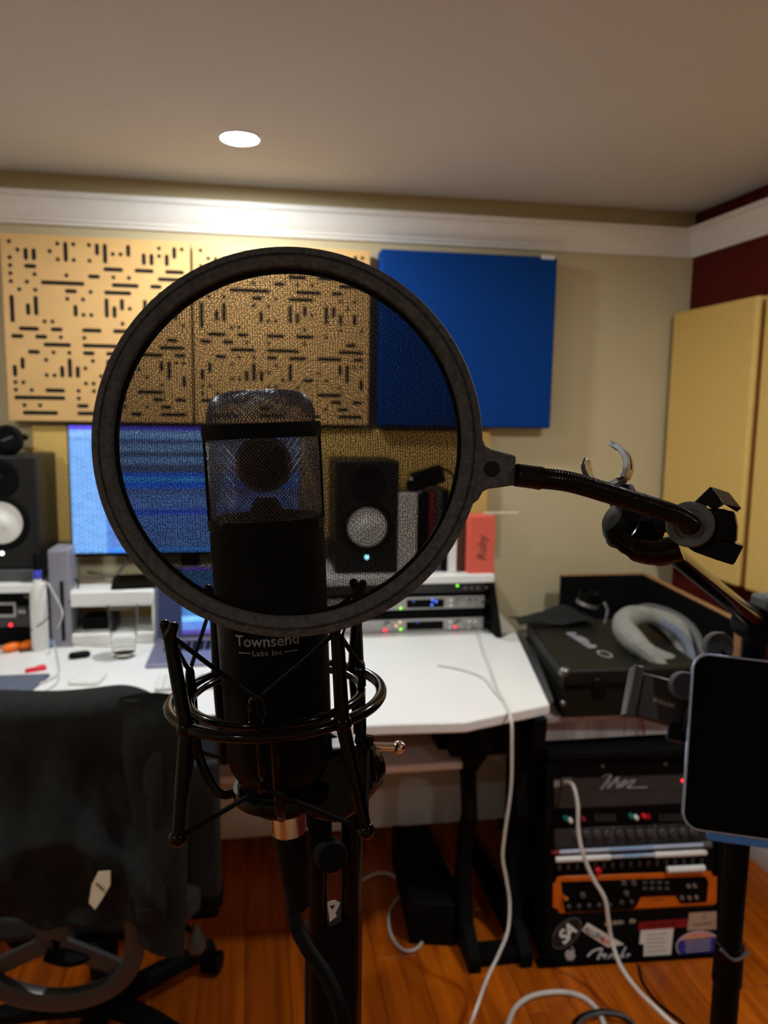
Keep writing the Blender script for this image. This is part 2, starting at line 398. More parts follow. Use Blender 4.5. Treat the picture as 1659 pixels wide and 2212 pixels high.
def scribble(T, w_, h_, n, d=.0003):
    """worn print too small to read: a row of upright and slanting strokes"""
    b = MB(); rnd = random.Random(int(w_ * 1e5) + n); st = w_ / n
    for i in range(n):
        x = -w_ / 2 + st * (i + .5); hh = h_ * rnd.uniform(.6, 1); k = rnd.uniform(-.2, .2) * st
        for sgn in (-1, 1):
            q = x + sgn * st * .22
            b.add([(q - st * .11, -h_ / 2, 0), (q + st * .11, -h_ / 2, 0), (q + st * .11 + k, -h_ / 2 + hh, 0), (q - st * .11 + k, -h_ / 2 + hh, 0),
                   (q - st * .11, -h_ / 2, d), (q + st * .11, -h_ / 2, d), (q + st * .11 + k, -h_ / 2 + hh, d), (q - st * .11 + k, -h_ / 2 + hh, d)],
                  [(3, 2, 1, 0), (4, 5, 6, 7), (0, 1, 5, 4), (1, 2, 6, 5), (2, 3, 7, 6), (3, 0, 4, 7)], T)
        b.box((x, -h_ / 2 + hh * rnd.choice((.1, .5, .9)), d / 2), (st * .6, h_ * .18, d), T)
    return b

# ================================================================== THE ROOM
t = .12
fl = struct('floor', MB().span((XL - t, YF - t, -.06), (xr(YF) + t, D + t, -.006)), 'brown')
# floor boards run towards the back wall; alike boards share one mesh
PW, PL = .118, 1.12
def plank_mesh():
    me = bpy.data.meshes.new('plank'); a, b = PW / 2 - .0006, PL / 2 - .0008; c = .0018
    vs = [(-a, -b, -.006), (a, -b, -.006), (a, b, -.006), (-a, b, -.006), (-a, -b, -c), (a, -b, -c), (a, b, -c), (-a, b, -c),
          (-a + c, -b + c, 0), (a - c, -b + c, 0), (a - c, b - c, 0), (-a + c, b - c, 0)]
    fs = [(8, 9, 10, 11)] + [(i, (i + 1) % 4, 4 + (i + 1) % 4, 4 + i) for i in range(4)] + [(4 + i, 4 + (i + 1) % 4, 8 + (i + 1) % 4, 8 + i) for i in range(4)]
    me.from_pydata(vs, [], fs); me.materials.append(M['floor']); return me
pm = plank_mesh(); i = 0
x = -1.16
while x < xr(0) - PW / 2:
    off = (.37, .0, .71, .22, .55)[i % 5] * PL; y = .55 + off - PL
    while y < D - .02:
        o = bpy.data.objects.new('plank', pm); COL.objects.link(o); o.parent = fl
        y2 = min(y + PL, D + .01); o.scale.y = (y2 - y) / PL
        o.location = V((x, (y + y2) / 2, 0)) - V(fl.location); y += PL
    x += PW; i += 1
rest = MB().span((XL, YF, -.006), (-1.16 - PW / 2, D, -.0005)).span((-1.16 - PW / 2, YF, -.006), (xr(YF), -.16, -.0012))
struct('floor_rest', rest, 'floor', fl)

struct('wall_back', MB().span((XL - t, D, -.06), (xr(D) + t, D + t, H + .1)), 'wall')
struct('wall_left', MB().span((XL - t, YF - t, -.06), (XL, D, H + .1)), 'wall')
struct('wall_front', MB().span((XL, YF - t, -.06), (xr(YF) + t, YF, H + .1)), 'wall')
struct('wall_right', MB().prism([(xr(D), D), (xr(D) + t, D), (xr(YF) + t, YF), (xr(YF), YF)], -.06, H + .1), 'red')
struct('ceiling', MB().span((XL - t, YF - t, H), (xr(YF) + t, D + t, H + .1)), 'ceiling')
# crown moulding below the ceiling, stepped profile (out from the wall, height)
CROWN = [(0, 2.094), (.010, 2.094), (.012, 2.104), (.018, 2.106), (.020, 2.114), (.030, 2.126), (.040, 2.144), (.046, 2.160), (.050, 2.172), (.058, 2.174), (.060, 2.190), (0, 2.190)]
def sweep(prof, a, b, na, nb):
    """extrude an (out, z) profile from a to b; na/nb: horizontal outward directions (mitred ends)"""
    k = len(prof); vs = [(a[0] + o * na[0], a[1] + o * na[1], z) for o, z in prof] + [(b[0] + o * nb[0], b[1] + o * nb[1], z) for o, z in prof]
    return MB().add(vs, [(i, (i + 1) % k, k + (i + 1) % k, k + i) for i in range(k)] + [tuple(range(k)), tuple(range(k, 2 * k))])
struct('trim_1', sweep(CROWN, (XL, D), (XR, D), (0, -1), (-1, -1)), 'trim', smooth=25)
struct('trim_2', sweep(CROWN, (XR, D), (xr(YF), YF), (-1, -1), (-1, 0)), 'trim', smooth=25)
BASEB = [(0, 0), (.014, 0), (.014, .075), (.008, .088), (0, .088)]
struct('baseboard_right', sweep(BASEB, (XR, D), (xr(YF), YF), (-1, -1), (-1, 0)), 'trim')
struct('baseboard_back', sweep(BASEB, (XL, D), (XR, D), (0, -1), (-1, -1)), 'trim')

# recessed ceiling lamps: the one in view and its fellows over the rest of the room
def downlight(x, y, label, m='lens'):
    r = thing('recessed_ceiling_lamp', label, 'ceiling lamp', (x, y, H - .004), 'recessed ceiling lamps')
    T = Matrix.Translation((x, y, H))
    obj('trim_ring', MB().ring([(.0508, -.0005), (.0512, -.006), (.058, -.006), (.064, 0), (.0508, 0)], 48, T), 'trim', r)
    obj('lens', MB().lathe([(.0505, -.001), (.049, -.004), (.02, -.0055)], 40, T), m, r)
LX, LY = at_z(518, 296, H).xy
downlight(LX, LY, 'small round recessed lamp glowing white in the ceiling')
downlight(1.25, 1.1, 'round recessed ceiling lamp between the camera and the red wall')
downlight(-1.25, 1.1, 'round recessed ceiling lamp over the side of the room away from the red wall')
downlight(1.25, -.9, 'dimmed round recessed lamp behind the camera on the red wall side', 'lens_dimmed')
downlight(-1.25, -.9, 'dimmed round recessed lamp behind the camera away from the red wall', 'lens_dimmed')

# ================================================================== PANELS ON THE BACK WALL
V_, H_ = 'v', 'h'
HOLES = [(0, 0), (6, 0), (7, 0, V_, 3), (8, 0), (10, 0), (11, 0, V_, 2), (12, 0, V_, 3), (15, 0, V_, 2), (19, 0), (21, 0, V_, 2), (22, 0),
 (1, 1), (2, 1, V_, 2), (3, 1, V_, 2), (5, 1), (13, 1), (14, 1), (17, 1, V_, 2), (18, 1, V_, 2), (19, 1), (20, 1, V_, 2),
 (0, 2), (6, 2), (8, 2), (10, 2), (0, 3), (2, 3, H_, 2), (12, 3, H_, 3), (16, 3, H_, 3), (20, 3, H_, 3),
 (0, 4), (3, 4), (7, 4), (10, 4, H_, 2), (13, 4), (15, 4), (19, 4, H_, 4),
 (0, 5), (2, 5), (4, 5, H_, 6), (13, 5, H_, 4), (18, 5, H_, 2), (1, 6), (3, 6), (7, 6, H_, 2), (10, 6), (12, 6, H_, 4), (19, 6), (21, 6),
 (0, 7, V_, 4), (3, 7, V_, 3), (7, 7), (9, 7), (12, 7, V_, 3), (14, 7, V_, 2), (17, 7, V_, 3), (18, 7, V_, 2), (20, 7),
 (2, 8, V_, 2), (8, 8, V_, 2), (13, 8, V_, 2), (15, 8), (19, 8, V_, 2), (21, 8, V_, 2), (9, 9), (10, 9), (4, 10), (5, 10), (14, 10), (19, 10), (22, 10),
 (1, 11, H_, 3), (5, 11, H_, 2), (9, 11, H_, 3), (13, 11, H_, 3), (17, 11), (0, 12, H_, 2), (3, 12, H_, 2), (6, 12), (9, 12), (14, 12), (20, 12, H_, 2),
 (4, 13, H_, 4), (9, 13, H_, 5), (19, 13, H_, 4), (2, 14, H_, 2), (5, 14), (7, 14), (9, 14, H_, 2), (12, 14, H_, 3), (16, 14, H_, 4), (21, 14, H_, 2),
 (1, 15, V_, 2), (4, 15), (7, 15, V_, 3), (10, 15), (12, 15, V_, 3), (19, 15, V_, 2), (20, 15, V_, 3), (21, 15), (22, 15),
 (0, 16, V_, 2), (6, 16, V_, 2), (8, 16, V_, 2), (9, 16), (16, 16), (4, 17), (5, 17), (11, 17), (14, 17, H_, 2), (17, 17), (22, 17, V_, 2),
 (0, 18), (1, 18), (9, 18), (10, 18), (13, 18), (19, 18), (0, 19), (2, 19), (4, 19, H_, 3), (8, 19), (10, 19), (16, 19, H_, 4),
 (0, 20, H_, 7), (8, 20), (12, 20, H_, 3), (18, 20, H_, 2), (21, 20, H_, 2), (1, 21), (3, 21), (8, 21, H_, 2), (17, 21), (19, 21, H_, 2), (14, 21),
 (1, 22, H_, 5), (8, 22, H_, 4), (15, 22, H_, 2), (19, 22, H_, 4)]
def perforated_panel(x0, x1, z0, z1, yf, label):
    """birch board drilled and slotted through over black felt; holes lie on a 23 x 23 grid"""
    r = thing('perforated_wood_panel', label, 'acoustic panel', ((x0 + x1) / 2, yf, z0), 'slotted wood panels on the back wall')
    N = 23; mx = .0135; cw = (x1 - x0 - 2 * mx) / N; ch = (z1 - z0 - 2 * mx) / N; dep = .0035; rad = .0068
    b = MB(); wl = MB(); used = set()
    def P(x, z, d=0): return (x, yf + d, z)
    for h in HOLES:
        c, q, d, n = (h + (V_, 1))[:4]
        cells = [(c + i, q) if d == H_ else (c, q + i) for i in range(n)]
        if any(k in used or k[0] >= N or k[1] >= N for k in cells): continue
        used.update(cells)
        a0 = x0 + mx + c * cw; a1 = a0 + (cw * n if d == H_ else cw); e1 = z1 - mx - q * ch; e0 = e1 - (ch * n if d == V_ else ch)
        mxx, mzz = (a0 + a1) / 2, (e0 + e1) / 2; hx, hz = (a1 - a0) / 2, (e1 - e0) / 2
        lx = (n - 1) * cw / 2 if d == H_ else 0; lz = (n - 1) * ch / 2 if d == V_ else 0
        K = 16; outer = []; inner = []
        for i in range(K):
            a = 2 * math.pi * (i + .5) / K; ca, sa = math.cos(a), math.sin(a)
            inner.append((mxx + math.copysign(lx, ca) + rad * ca, mzz + math.copysign(lz, sa) + rad * sa))
            sc = 1 / max(abs(ca), abs(sa))
            outer.append((mxx + math.copysign(lx, ca) + ca * sc * cw / 2, mzz + math.copysign(lz, sa) + sa * sc * ch / 2))
        vs = [P(*q) for q in outer] + [P(*q) for q in inner] + [P(*q, dep) for q in inner]
        cor = [(mxx + hx, mzz + hz), (mxx - hx, mzz + hz), (mxx - hx, mzz - hz), (mxx + hx, mzz - hz)]
        fs = [(i, (i + 1) % K, K + (i + 1) % K, K + i) for i in range(K)]
        wl.add(vs, [(K + i, K + (i + 1) % K, 2 * K + (i + 1) % K, 2 * K + i) for i in range(K)])
        o = len(vs); vs += [P(*q) for q in cor]
        fs += [(1, 2, o), (5, 6, o + 1), (9, 10, o + 2), (13, 14, o + 3)]
        b.add(vs, fs)
    for c in range(N):
        for q in range(N):
            if (c, q) in used: continue
            a = x0 + mx + c * cw; e = z1 - mx - q * ch
            b.add([P(a, e - ch), P(a + cw, e - ch), P(a + cw, e), P(a, e)], [(0, 1, 2, 3)])
    # margin and edges
    o = [(x0, z0), (x1, z0), (x1, z1), (x0, z1)]; n_ = [(x0 + mx, z0 + mx), (x1 - mx, z0 + mx), (x1 - mx, z1 - mx), (x0 + mx, z1 - mx)]
    yb = .030
    vs = [P(*q) for q in o] + [P(*q) for q in n_] + [P(*q, yb) for q in o]
    b.add(vs, [(i, (i + 1) % 4, 4 + (i + 1) % 4, 4 + i) for i in range(4)] + [(i, 8 + i, 8 + (i + 1) % 4, (i + 1) % 4) for i in range(4)])
    obj('face_board', b, 'birch', r, smooth=20)
    obj('slot_walls', wl, 'black_felt', r)
    obj('felt_backing', MB().span((x0 + .004, yf + dep, z0 + .004), (x1 - .004, D - .001, z1 - .004)), 'black_felt', r)
YP = D - .055
a, b_ = at_y(0, 504, YP), at_y(20, 908, YP)
c, d_ = at_y(410, 521, YP), at_y(415, 524, YP)
e_ = at_y(799, 545, YP)
PZ0, PZ1 = 1.450, 2.052
perforated_panel(a.x, c.x - .001, PZ0, PZ1, YP, 'birch panel with black slots above the big monitor, nearest the picture edge')
perforated_panel(d_.x + .001, e_.x, PZ0, PZ1, YP, 'birch panel with black slots seen mostly through the pop filter')

YB = D - .075
bl, br_ = at_y(823, 537, YB).x, at_y(1199, 700, YB).x
r = thing('fabric_panel', 'royal blue square fabric panel with a white tag in one corner', 'acoustic panel', ((bl + br_) / 2, YB, 1.444))
obj('cushion', MB().span((bl, YB, 1.444), (br_, D - .001, 2.058)), 'blue', r, bevel=.008, seg=3)
q = at_y(1184, 556, YB)
obj('maker_tag', MB().prism(rrect(.052, .014, .005), 0, .003, basis(V((q.x, YB, q.z)), V((1, 0, 0)), V((0, 0, 1)), V((0, -1, 0)))), 'white_print', r)
YY = D - .035
y0, y1 = at_y(70, 1000, YY).x, at_y(1058, 1000, YY).x
ym = y0 + (y1 - y0) * .52
for xa, xb, lab in ((y0, ym - .004, 'low mustard fabric panel behind the big monitor'), (ym + .004, y1, 'low mustard fabric panel behind the monitor speaker beside the books')):
    lone('fabric_panel', MB().span((xa, YY, 1.03), (xb, D - .001, 1.432)), 'yellow', lab, 'acoustic panel', 'low mustard panels', bevel=.008, seg=3)
q = at_y(131, 933, YY)
# panels on the red wall
def side_panel(ya, yb, z0, z1, lab):
    th = .085; g = .003
    lone('fabric_panel', MB().prism([(xr(ya) - g, ya), (xr(yb) - g, yb), (xr(yb) - th, yb), (xr(ya) - th, ya)], z0, z1), 'yellow', lab, 'acoustic panel', 'tall mustard panels on the red wall', bevel=.012, seg=3)
pa = at_x(1448, 668, 1.563); 
side_panel(2.295, D - .03, .93, 1.885, 'tall mustard fabric panel on the red wall next to the corner')
side_panel(1.25, 2.262, .93, 1.885, 'tall mustard fabric panel on the red wall cut by the picture edge')

# ================================================================== DESK
DZ = .75
dk = thing('studio_desk', 'white studio desk with angled front corner and black legs', 'desk', (.1, 2.2, 0))
FR, CC, BR = at_z(1188, 1522, DZ), at_z(1005, 1560, DZ), at_z(1110, 1357, DZ)
top = [(-1.25, 1.745), (.30, 1.745), (CC.x, CC.y), (FR.x, FR.y), (BR.x, 2.5), (BR.x + .02, 2.74), (-1.25, 2.74)]
obj('desktop', MB().prism(top, DZ - .028, DZ), 'white_lam', dk, bevel=.004)
obj('edge_board', MB().prism([(FR.x + .003, FR.y + .01), (FR.x + .022, FR.y + .03), (BR.x + .045, 2.5), (BR.x + .012, 2.5)], DZ - .03, DZ - .002), 'frame_grey', dk)
obj('modesty_panel', MB().span((-1.15, 2.452, .075), (.86, 2.470, .58)), 'pink_lam', dk)
obj('keyboard_tray', MB().span((-.75, 1.92, .535), (.550, 2.38, .557)), 'pink_lam', dk, bevel=.004)
for s in (-.70, .50):
    obj('tray_bracket', MB().span((s, 2.0, .557), (s + .03, 2.3, DZ - .028)), 'black_matte', dk)
LEG = [(1.82, 0), (1.82, .04), (1.90, .09), (1.945, .20), (1.935, .30), (1.895, .40), (1.925, .52), (1.80, .64), (1.79, .722), (2.30, .722), (2.30, .69), (2.02, .61), (1.975, .51), (1.945, .40), (1.985, .30), (1.995, .20), (2.02, .09), (2.50, .045), (2.50, 0)]
def leg(x, w_=.035):
    T = basis(V((x, 0, 0)), V((0, 1, 0)), V((0, 0, 1)), V((1, 0, 0)))
    obj('leg', MB().prism(LEG, 0, w_, T), 'black_matte', dk, bevel=.003)
for x in (-1.0, .555, .700): leg(x)
obj('foot_rail', MB().span((.56, 1.84, .0), (.73, 1.90, .035)), 'black_matte', dk, bevel=.003)
obj('cross_beam', MB().span((.50, 1.86, .60), (.72, 1.90, .722)), 'black_matte', dk)

# hutch at each side of the desk: white shelf over rack gear, black cheek
def hutch(x0, x1, lab, cheek):
    r = thing('desktop_shelf', lab, 'shelf', ((x0 + x1) / 2, 2.6, DZ), 'desktop shelves over rack gear')
    obj('shelf_board', MB().span((x0, 2.44, .932), (x1, 2.765, .960)), 'white_lam', r, bevel=.004)
    for s, xx in ((0, x0), (1, x1)):
        prof = [(2.40, DZ), (2.765, DZ), (2.765, 1.0), (2.60, 1.0), (2.53, .96)] if (s == cheek) else [(2.52, DZ), (2.765, DZ), (2.765, .932), (2.52, .932)]
        T = basis(V((xx if s == cheek and s else (xx - .02 if s == cheek else (xx if not s else xx - .02)), 0, 0)), V((0, 1, 0)), V((0, 0, 1)), V((1, 0, 0)))
        obj('cheek', MB().prism(prof, 0, .022, T), 'black_matte', r, bevel=.003)
    return r
hutch(.19, .79, 'white desktop shelf carrying the books and boxes', 1)
hutch(-1.20, -.645, 'white desktop shelf under the speaker at the picture edge', 0)

def knob(c, r, d, m, parent, name='knob', cap=None):
    c = V(c); b = MB().lathe([(r, 0), (r, d * .75), (r * .85, d), (0.0005, d)], 18, frame(c, (0, -1, 0)))
    return obj(name, b, m, parent)
def dot(c, r, m, parent, name='indicator_light', d=.0015):
    return obj(name, MB().lathe([(r, 0), (r * .8, d)], 10, frame(V(c), (0, -1, 0))), m, parent)

def interface(zb, lab, lights):
    y = 2.50; x0, x1 = .214, .775
    r = thing('audio_interface', lab, 'audio interface', ((x0 + x1) / 2, y, zb), 'rack interfaces under the shelf')
    obj('chassis', MB().span((x0, y + .004, zb), (x1, 2.75, zb + .043)), 'dark_alu', r)
    obj('faceplate', MB().span((x0, y, zb), (x1, y + .004, zb + .043)), 'alu', r, bevel=.001)
    g = lambda px, py: at_y(px, py, y)
    X = lambda px: at_y(px, 1340, y).x
    zz = lambda f: zb + .043 * f
    obj('display', MB().span((X(878), y - .001, zz(.14)), (X(958), y, zz(.80))), 'screen_glass', r)
    knob((X(991), y, zz(.52)), .0145, .016, 'alu', r)
    knob((X(838), y, zz(.55)), .013, .016, 'alu', r)
    for px, f in ((1013, .72), (1026, .72), (1040, .5), (972, .72), (972, .3), (1013, .25), (1052, .6)):
        obj('button', MB().cyl((X(px), y, zz(f)), (X(px), y - .005, zz(f)), .0052, .0045, 12), 'chrome', r)
    for px, f, k in lights: dot((X(px), y - .0012, zz(f)), .0042 if k != 'led_red' else .006, k, r)
    return r
interface(.830, 'upper grey rack interface with three blue lights in its display', [(933, .75, 'led_blue'), (941, .62, 'led_blue'), (932, .35, 'led_blue'), (892, .7, 'led_dim'), (865, .15, 'led_green')])
interface(.7535, 'lower grey rack interface resting on the white desk with red and green lights', [(902, .78, 'led_dim'), (866, .22, 'led_green'), (864, .8, 'led_amber'), (856, .5, 'led_amber'), (984, .3, 'led_red'), (832, .2, 'led_red')])
r = thing('rack_unit', 'dark rack unit with a green light just under the white shelf', 'rack unit', (.49, 2.51, .884))
obj('chassis', MB().span((.214, 2.515, .884), (.775, 2.75, .926)), 'black_matte', r)
obj('faceplate', MB().span((.214, 2.51, .884), (.775, 2.515, .926)), 'dark_alu', r, bevel=.001)
dot((at_y(988, 1262, 2.51).x, 2.509, .908), .0042, 'led_green', r)
for px in (1005, 1018, 1032, 1050): obj('button', MB().cyl((at_y(px, 1262, 2.51).x, 2.51, .900), (at_y(px, 1262, 2.51).x, 2.504, .900), .005, n=10), 'alu', r)
lone('blank_rack_panel', MB().span((.214, 2.515, .799), (.775, 2.525, .829)), 'black_matte', 'plain black blanking strip between the two grey rack interfaces', 'rack panel')

# rack gear at the near edge of the picture
def gear(zb, zt, lab, m='black_matte'):
    x0, x1 = -1.18, -.667; y = 2.50
    r = thing('rack_unit', lab, 'rack unit', ((x0 + x1) / 2, y, zb), 'rack gear behind the white bottle')
    obj('chassis', MB().span((x0, y + .004, zb), (x1, 2.74, zt)), 'black_matte', r)
    obj('faceplate', MB().span((x0, y, zb), (x1, y + .004, zt)), m, r, bevel=.001)
    return r
g1 = gear(.879, .926, 'black rack unit with small silver marks below the shelf')
obj('silver_marks', scribble(basis(at_y(58, 1288, 2.4988), V((1, 0, 0)), V((0, 0, 1)), V((0, -1, 0))), .016, .012, 3, .0005), 'grey_print', g1)
g2 = gear(.810, .876, 'black rack unit with a silver framed display', 'dark_alu')
a, c = at_y(-40, 1302, 2.499), at_y(36, 1332, 2.499)
T = basis(V(((a.x + c.x) / 2, 2.499, (a.z + c.z) / 2)), V((1, 0, 0)), V((0, 0, 1)), V((0, -1, 0)))
dfr = obj('display_frame', MB().prism(rrect(c.x - a.x, a.z - c.z, .003), 0, .004, T), 'alu', g2)
obj('display', MB().prism(rrect((c.x - a.x) * .86, (a.z - c.z) * .62, .002), .004, .0048, T), 'screen_glass', dfr)
for px in (47, 55): knob(at_y(px, 1318, 2.5), .007, .02, 'alu', g2)
g3 = gear(.7535, .806, 'dark rack unit with a small red light low on the desk', 'black_matte')
dot(at_y(23, 1350, 2.499), .006, 'led_red', g3)

# ------------------------------------------------------------------ speakers
def speaker(cx, w_, z0, z1, lab, ledm):
    y = 2.49; dp = .24; cz = z0 + (z1 - z0) * .415
    r = thing('studio_monitor', lab, 'speaker', (cx, y, z0), 'black studio monitors with white cones')
    obj('enclosure', MB().span((cx - w_ / 2, y, z0), (cx + w_ / 2, y + dp, z1)), 'speaker_black', r, bevel=.007, seg=3)
    T = frame(V((cx, y, cz)), (0, -1, 0), (1, 0, 0))
    obj('surround', MB().ring([(.064, .001), (.070, .007), (.078, .008), (.085, .003), (.086, 0), (.064, 0)], 48, T), 'black_matte', r)
    obj('cone', MB().lathe([(.0655, .002), (.062, .0035), (.030, -.002 + .004), (.026, .004), (.020, .009), (.010, .012), (.001, .0125)], 40, T, cap=False), 'cone', r)
    zt = z0 + (z1 - z0) * .80
    T2 = frame(V((cx, y, zt)), (0, -1, 0), (1, 0, 0))
    obj('tweeter_horn', MB().ring([(.016, .0005), (.030, .002), (.052, .006), (.058, .004), (.060, 0), (.016, 0)], 40, T2), 'black_matte', r)
    obj('tweeter_dome', MB().ball((0, 0, 0), .015, 16, (1, 1, .5), T2), 'black', r)
    q = obj('power_light', MB().lathe([(.006, .0), (.006, .002), (.004, .003)], 16, frame(V((cx, y, z0 + (z1 - z0) * .145)), (0, -1, 0))), ledm, r)
    return r
a, c = at_y(722, 995, 2.49), at_y(862, 1243, 2.49)
speaker((a.x + c.x) / 2, .212, .962, a.z, 'black studio monitor with white cone seen through the pop filter', 'led_cyan')
c = at_y(77, 985, 2.49)
pad_z = at_y(40, 1237, 2.48).z
speaker(c.x - .110, .220, .9965, c.z, 'black studio monitor with white cone at the picture edge', 'led_white')
lone('isolation_pad', MB().span((c.x - .235, 2.475, .9605), (c.x + .002, 2.74, .996)), 'grey_plastic', 'flat grey pad under the speaker at the picture edge', 'speaker pad', bevel=.003)

# headphones resting on the edge speaker: two round cups and a band
hp = at_y(18, 950, 2.56); zt = c.z
r = thing('headphones', 'black headphones lying on top of the edge speaker', 'headphones', (hp.x, 2.58, zt))
for k, (dx, dy, ry) in enumerate(((0, 0, 1), (-.14, .03, 1))):
    o = V((hp.x + dx, 2.55 + dy, zt + .047)); T = frame(o, (.25, -1, .25))
    cup = obj('ear_cup', MB().lathe([(.046, -.012), (.047, 0), (.043, .010), (.030, .013), (.028, .009), (.006, .008)], 32, T), 'black', r)
    obj('ear_pad', MB().ring([(.022, -.014), (.026, -.028), (.040, -.030), (.047, -.020), (.044, -.012), (.024, -.012)], 32, T), 'black_matte', cup)
    obj('cup_badge', MB().prism(rrect(.006, .036, .003), .009, .0115, T @ Matrix.Rotation(1.2, 4, 'Z')), 'gun', cup)
band = spline([(hp.x + .046, 2.575, zt + .05), (hp.x + .03, 2.63, zt + .055), (hp.x - .05, 2.70, zt + .06), (hp.x - .13, 2.68, zt + .055), (hp.x - .165, 2.60, zt + .05)], 6)
obj('headband', MB().tube(band, .007, 8), 'black', r)

# ------------------------------------------------------------------ big monitor and laptop
a, c = at_y(141, 915, 2.56), at_y(157, 1203, 2.56)
mx0, mx1, mz0, mz1 = (a.x + c.x) / 2, (a.x + c.x) / 2 + .735, c.z, a.z
r = thing('computer_monitor', 'large monitor glowing blue with a recording program', 'monitor', ((mx0 + mx1) / 2, 2.6, DZ))
obj('housing', MB().span((mx0, 2.56, mz0), (mx1, 2.595, mz1)), 'black', r, bevel=.003)
obj('screen', MB().span((mx0 + .006, 2.5588, mz0 + .012), (mx1 - .006, 2.560, mz1 - .006)), 'daw', r)
obj('stand_neck', MB().span(((mx0 + mx1) / 2 - .03, 2.60, DZ + .012), ((mx0 + mx1) / 2 + .03, 2.63, 1.2)), 'black', r, bevel=.003)
obj('stand_foot', MB().span(((mx0 + mx1) / 2 - .085, 2.54, DZ), ((mx0 + mx1) / 2 + .12, 2.72, DZ + .012)), 'black', r, bevel=.003)
lp = at_z(336, 1372, DZ + .012); lf = at_z(310, 1441, DZ + .012)
LW = .355; lx = lp.x + .008; ly0, ly1 = 2.225, 2.47
r = thing('laptop', 'open slate grey laptop on the white desk behind the microphone', 'laptop', (lx + LW / 2, ly0, DZ))
obj('base', MB().prism([(lx, ly0), (lx + LW, ly0), (lx + LW, ly1), (lx, ly1)], DZ, DZ + .013), 'space_grey', r, bevel=.003)
kb = MB()
for i in range(14):
    for j in range(5): kb.box((lx + .045 + i * .0205, ly1 - .035 - j * .0205, DZ + .0135), (.017, .017, .002))
obj('keys', kb, 'black', r, kind='stuff')
obj('trackpad', MB().span((lx + .11, ly0 + .01, DZ + .0128), (lx + .245, ly0 + .09, DZ + .0136)), 'space_grey', r)
sa = math.radians(12); dirv = V((0, math.sin(sa), math.cos(sa)))
T = basis(V((lx, ly1 - .004, DZ + .012)), V((1, 0, 0)), dirv, V((1, 0, 0)).cross(dirv))
lid = obj('lid', MB().span((0, 0, -.006), (LW, .235, 0), T), 'space_grey', r, bevel=.002)
obj('screen', MB().span((.006, .008, 0), (LW - .006, .229, .0008), T), 'desktop', lid)

# ================================================================== THINGS ON THE DESK
# white riser under the monitor with a tablet on it and a black box inside
a = at_z(138, 1390, DZ); c = at_z(335, 1390, DZ)
rx0, rx1, ry, rz = a.x, c.x, 2.475, .925
r = thing('monitor_riser', 'low white riser on the desk beside the white bottle', 'desk riser', ((rx0 + rx1) / 2, ry, DZ))
obj('top_board', MB().span((rx0, ry, rz - .052), (rx1, 2.70, rz)), 'white_plastic', r, bevel=.008, seg=3)
obj('bottom_board', MB().span((rx0, ry, DZ), (rx1, 2.70, DZ + .038)), 'white_plastic', r, bevel=.008, seg=3)
obj('back_board', MB().span((rx0 + .01, 2.69, DZ + .038), (rx1 - .004, 2.70, rz - .052)), 'yellow', r)
obj('side_board', MB().span((rx1 - .008, ry + .004, DZ + .03), (rx1, 2.70, rz - .04)), 'clear_white', r)
lone('black_box', MB().span((rx0 + .055, 2.52, DZ + .038), (rx0 + .155, 2.62, DZ + .075)), 'black', 'small black box inside the white riser', 'box', bevel=.003)
lone('tablet_computer', MB().prism(rrect(.14, .20, .01), 0, .007, Matrix.Translation((rx1 - .075, 2.59, rz + .0)) @ Matrix.Rotation(.12, 4, 'Z')), 'black', 'thin black tablet lying flat on the white riser', 'tablet')

# grey drive tower
g = at_y(127, 1240, 2.47)
r = thing('network_box', 'upright mauve grey box between the speaker and the monitor', 'network box', (g.x, 2.53, .9605))
r.location.z = DZ
obj('case', MB().span((g.x - .032, 2.47, DZ), (g.x + .030, 2.62, at_y(127, 1188, 2.47).z)), 'mauve_grey', r, bevel=.006, seg=3)
obj('front_strip', MB().span((g.x + .002, 2.4685, DZ + .02), (g.x + .012, 2.4705, DZ + .21)), 'black', r)
obj('foot', MB().span((g.x - .04, 2.465, DZ), (g.x + .036, 2.63, DZ + .008)), 'mauve_grey', r, bevel=.002)

# tall white bottle with black top and blue collar
bz = at_z(88, 1402, DZ); zt = at_y(86, 1196, bz.y).z; hb = zt - DZ
r = thing('spray_bottle', 'tall white bottle with blue collar and black cap', 'bottle', (bz.x, bz.y, DZ))
T = Matrix.Translation((bz.x, bz.y, DZ))
obj('body', MB().lathe([(.024, 0), (.026, .006), (.0255, hb * .50), (.024, hb * .62), (.016, hb * .70), (.010, hb * .745), (.010, hb * .76)], 32, T), 'clear_white', r)
obj('collar', MB().lathe([(.0125, hb * .745), (.013, hb * .76), (.013, hb * .825), (.011, hb * .835)], 24, T), 'deep_blue', r)
obj('cap', MB().lathe([(.0115, hb * .835), (.0125, hb * .85), (.012, hb * .99), (.008, hb)], 24, T), 'black', r)
for k in range(4): obj('cap_ridge', MB().ring([(.012, hb * (.87 + k * .03)), (.0132, hb * (.875 + k * .03)), (.012, hb * (.88 + k * .03))], 24, T), 'black', r)

# glass of water
gb = at_z(268, 1418, DZ); gh = at_y(268, 1308, gb.y).z - DZ
r = thing('drinking_glass', 'clear drinking glass part filled with water', 'glass', (gb.x, gb.y, DZ))
T = Matrix.Translation((gb.x, gb.y, DZ + .0005))
r0, r1 = .034, .0455
obj('tumbler', MB().ring([(.001, 0), (r0 - .002, 0), (r0, .003), (r1, gh), (r1 - .0022, gh), (r0 - .002, .014), (.001, .012)], 40, T), 'glass', r)
obj('water_fill', MB().lathe([(r0 - .0022, .0146), (r0 + (r1 - r0) * .45 - .0026, gh * .45)], 40, T), 'water', r)

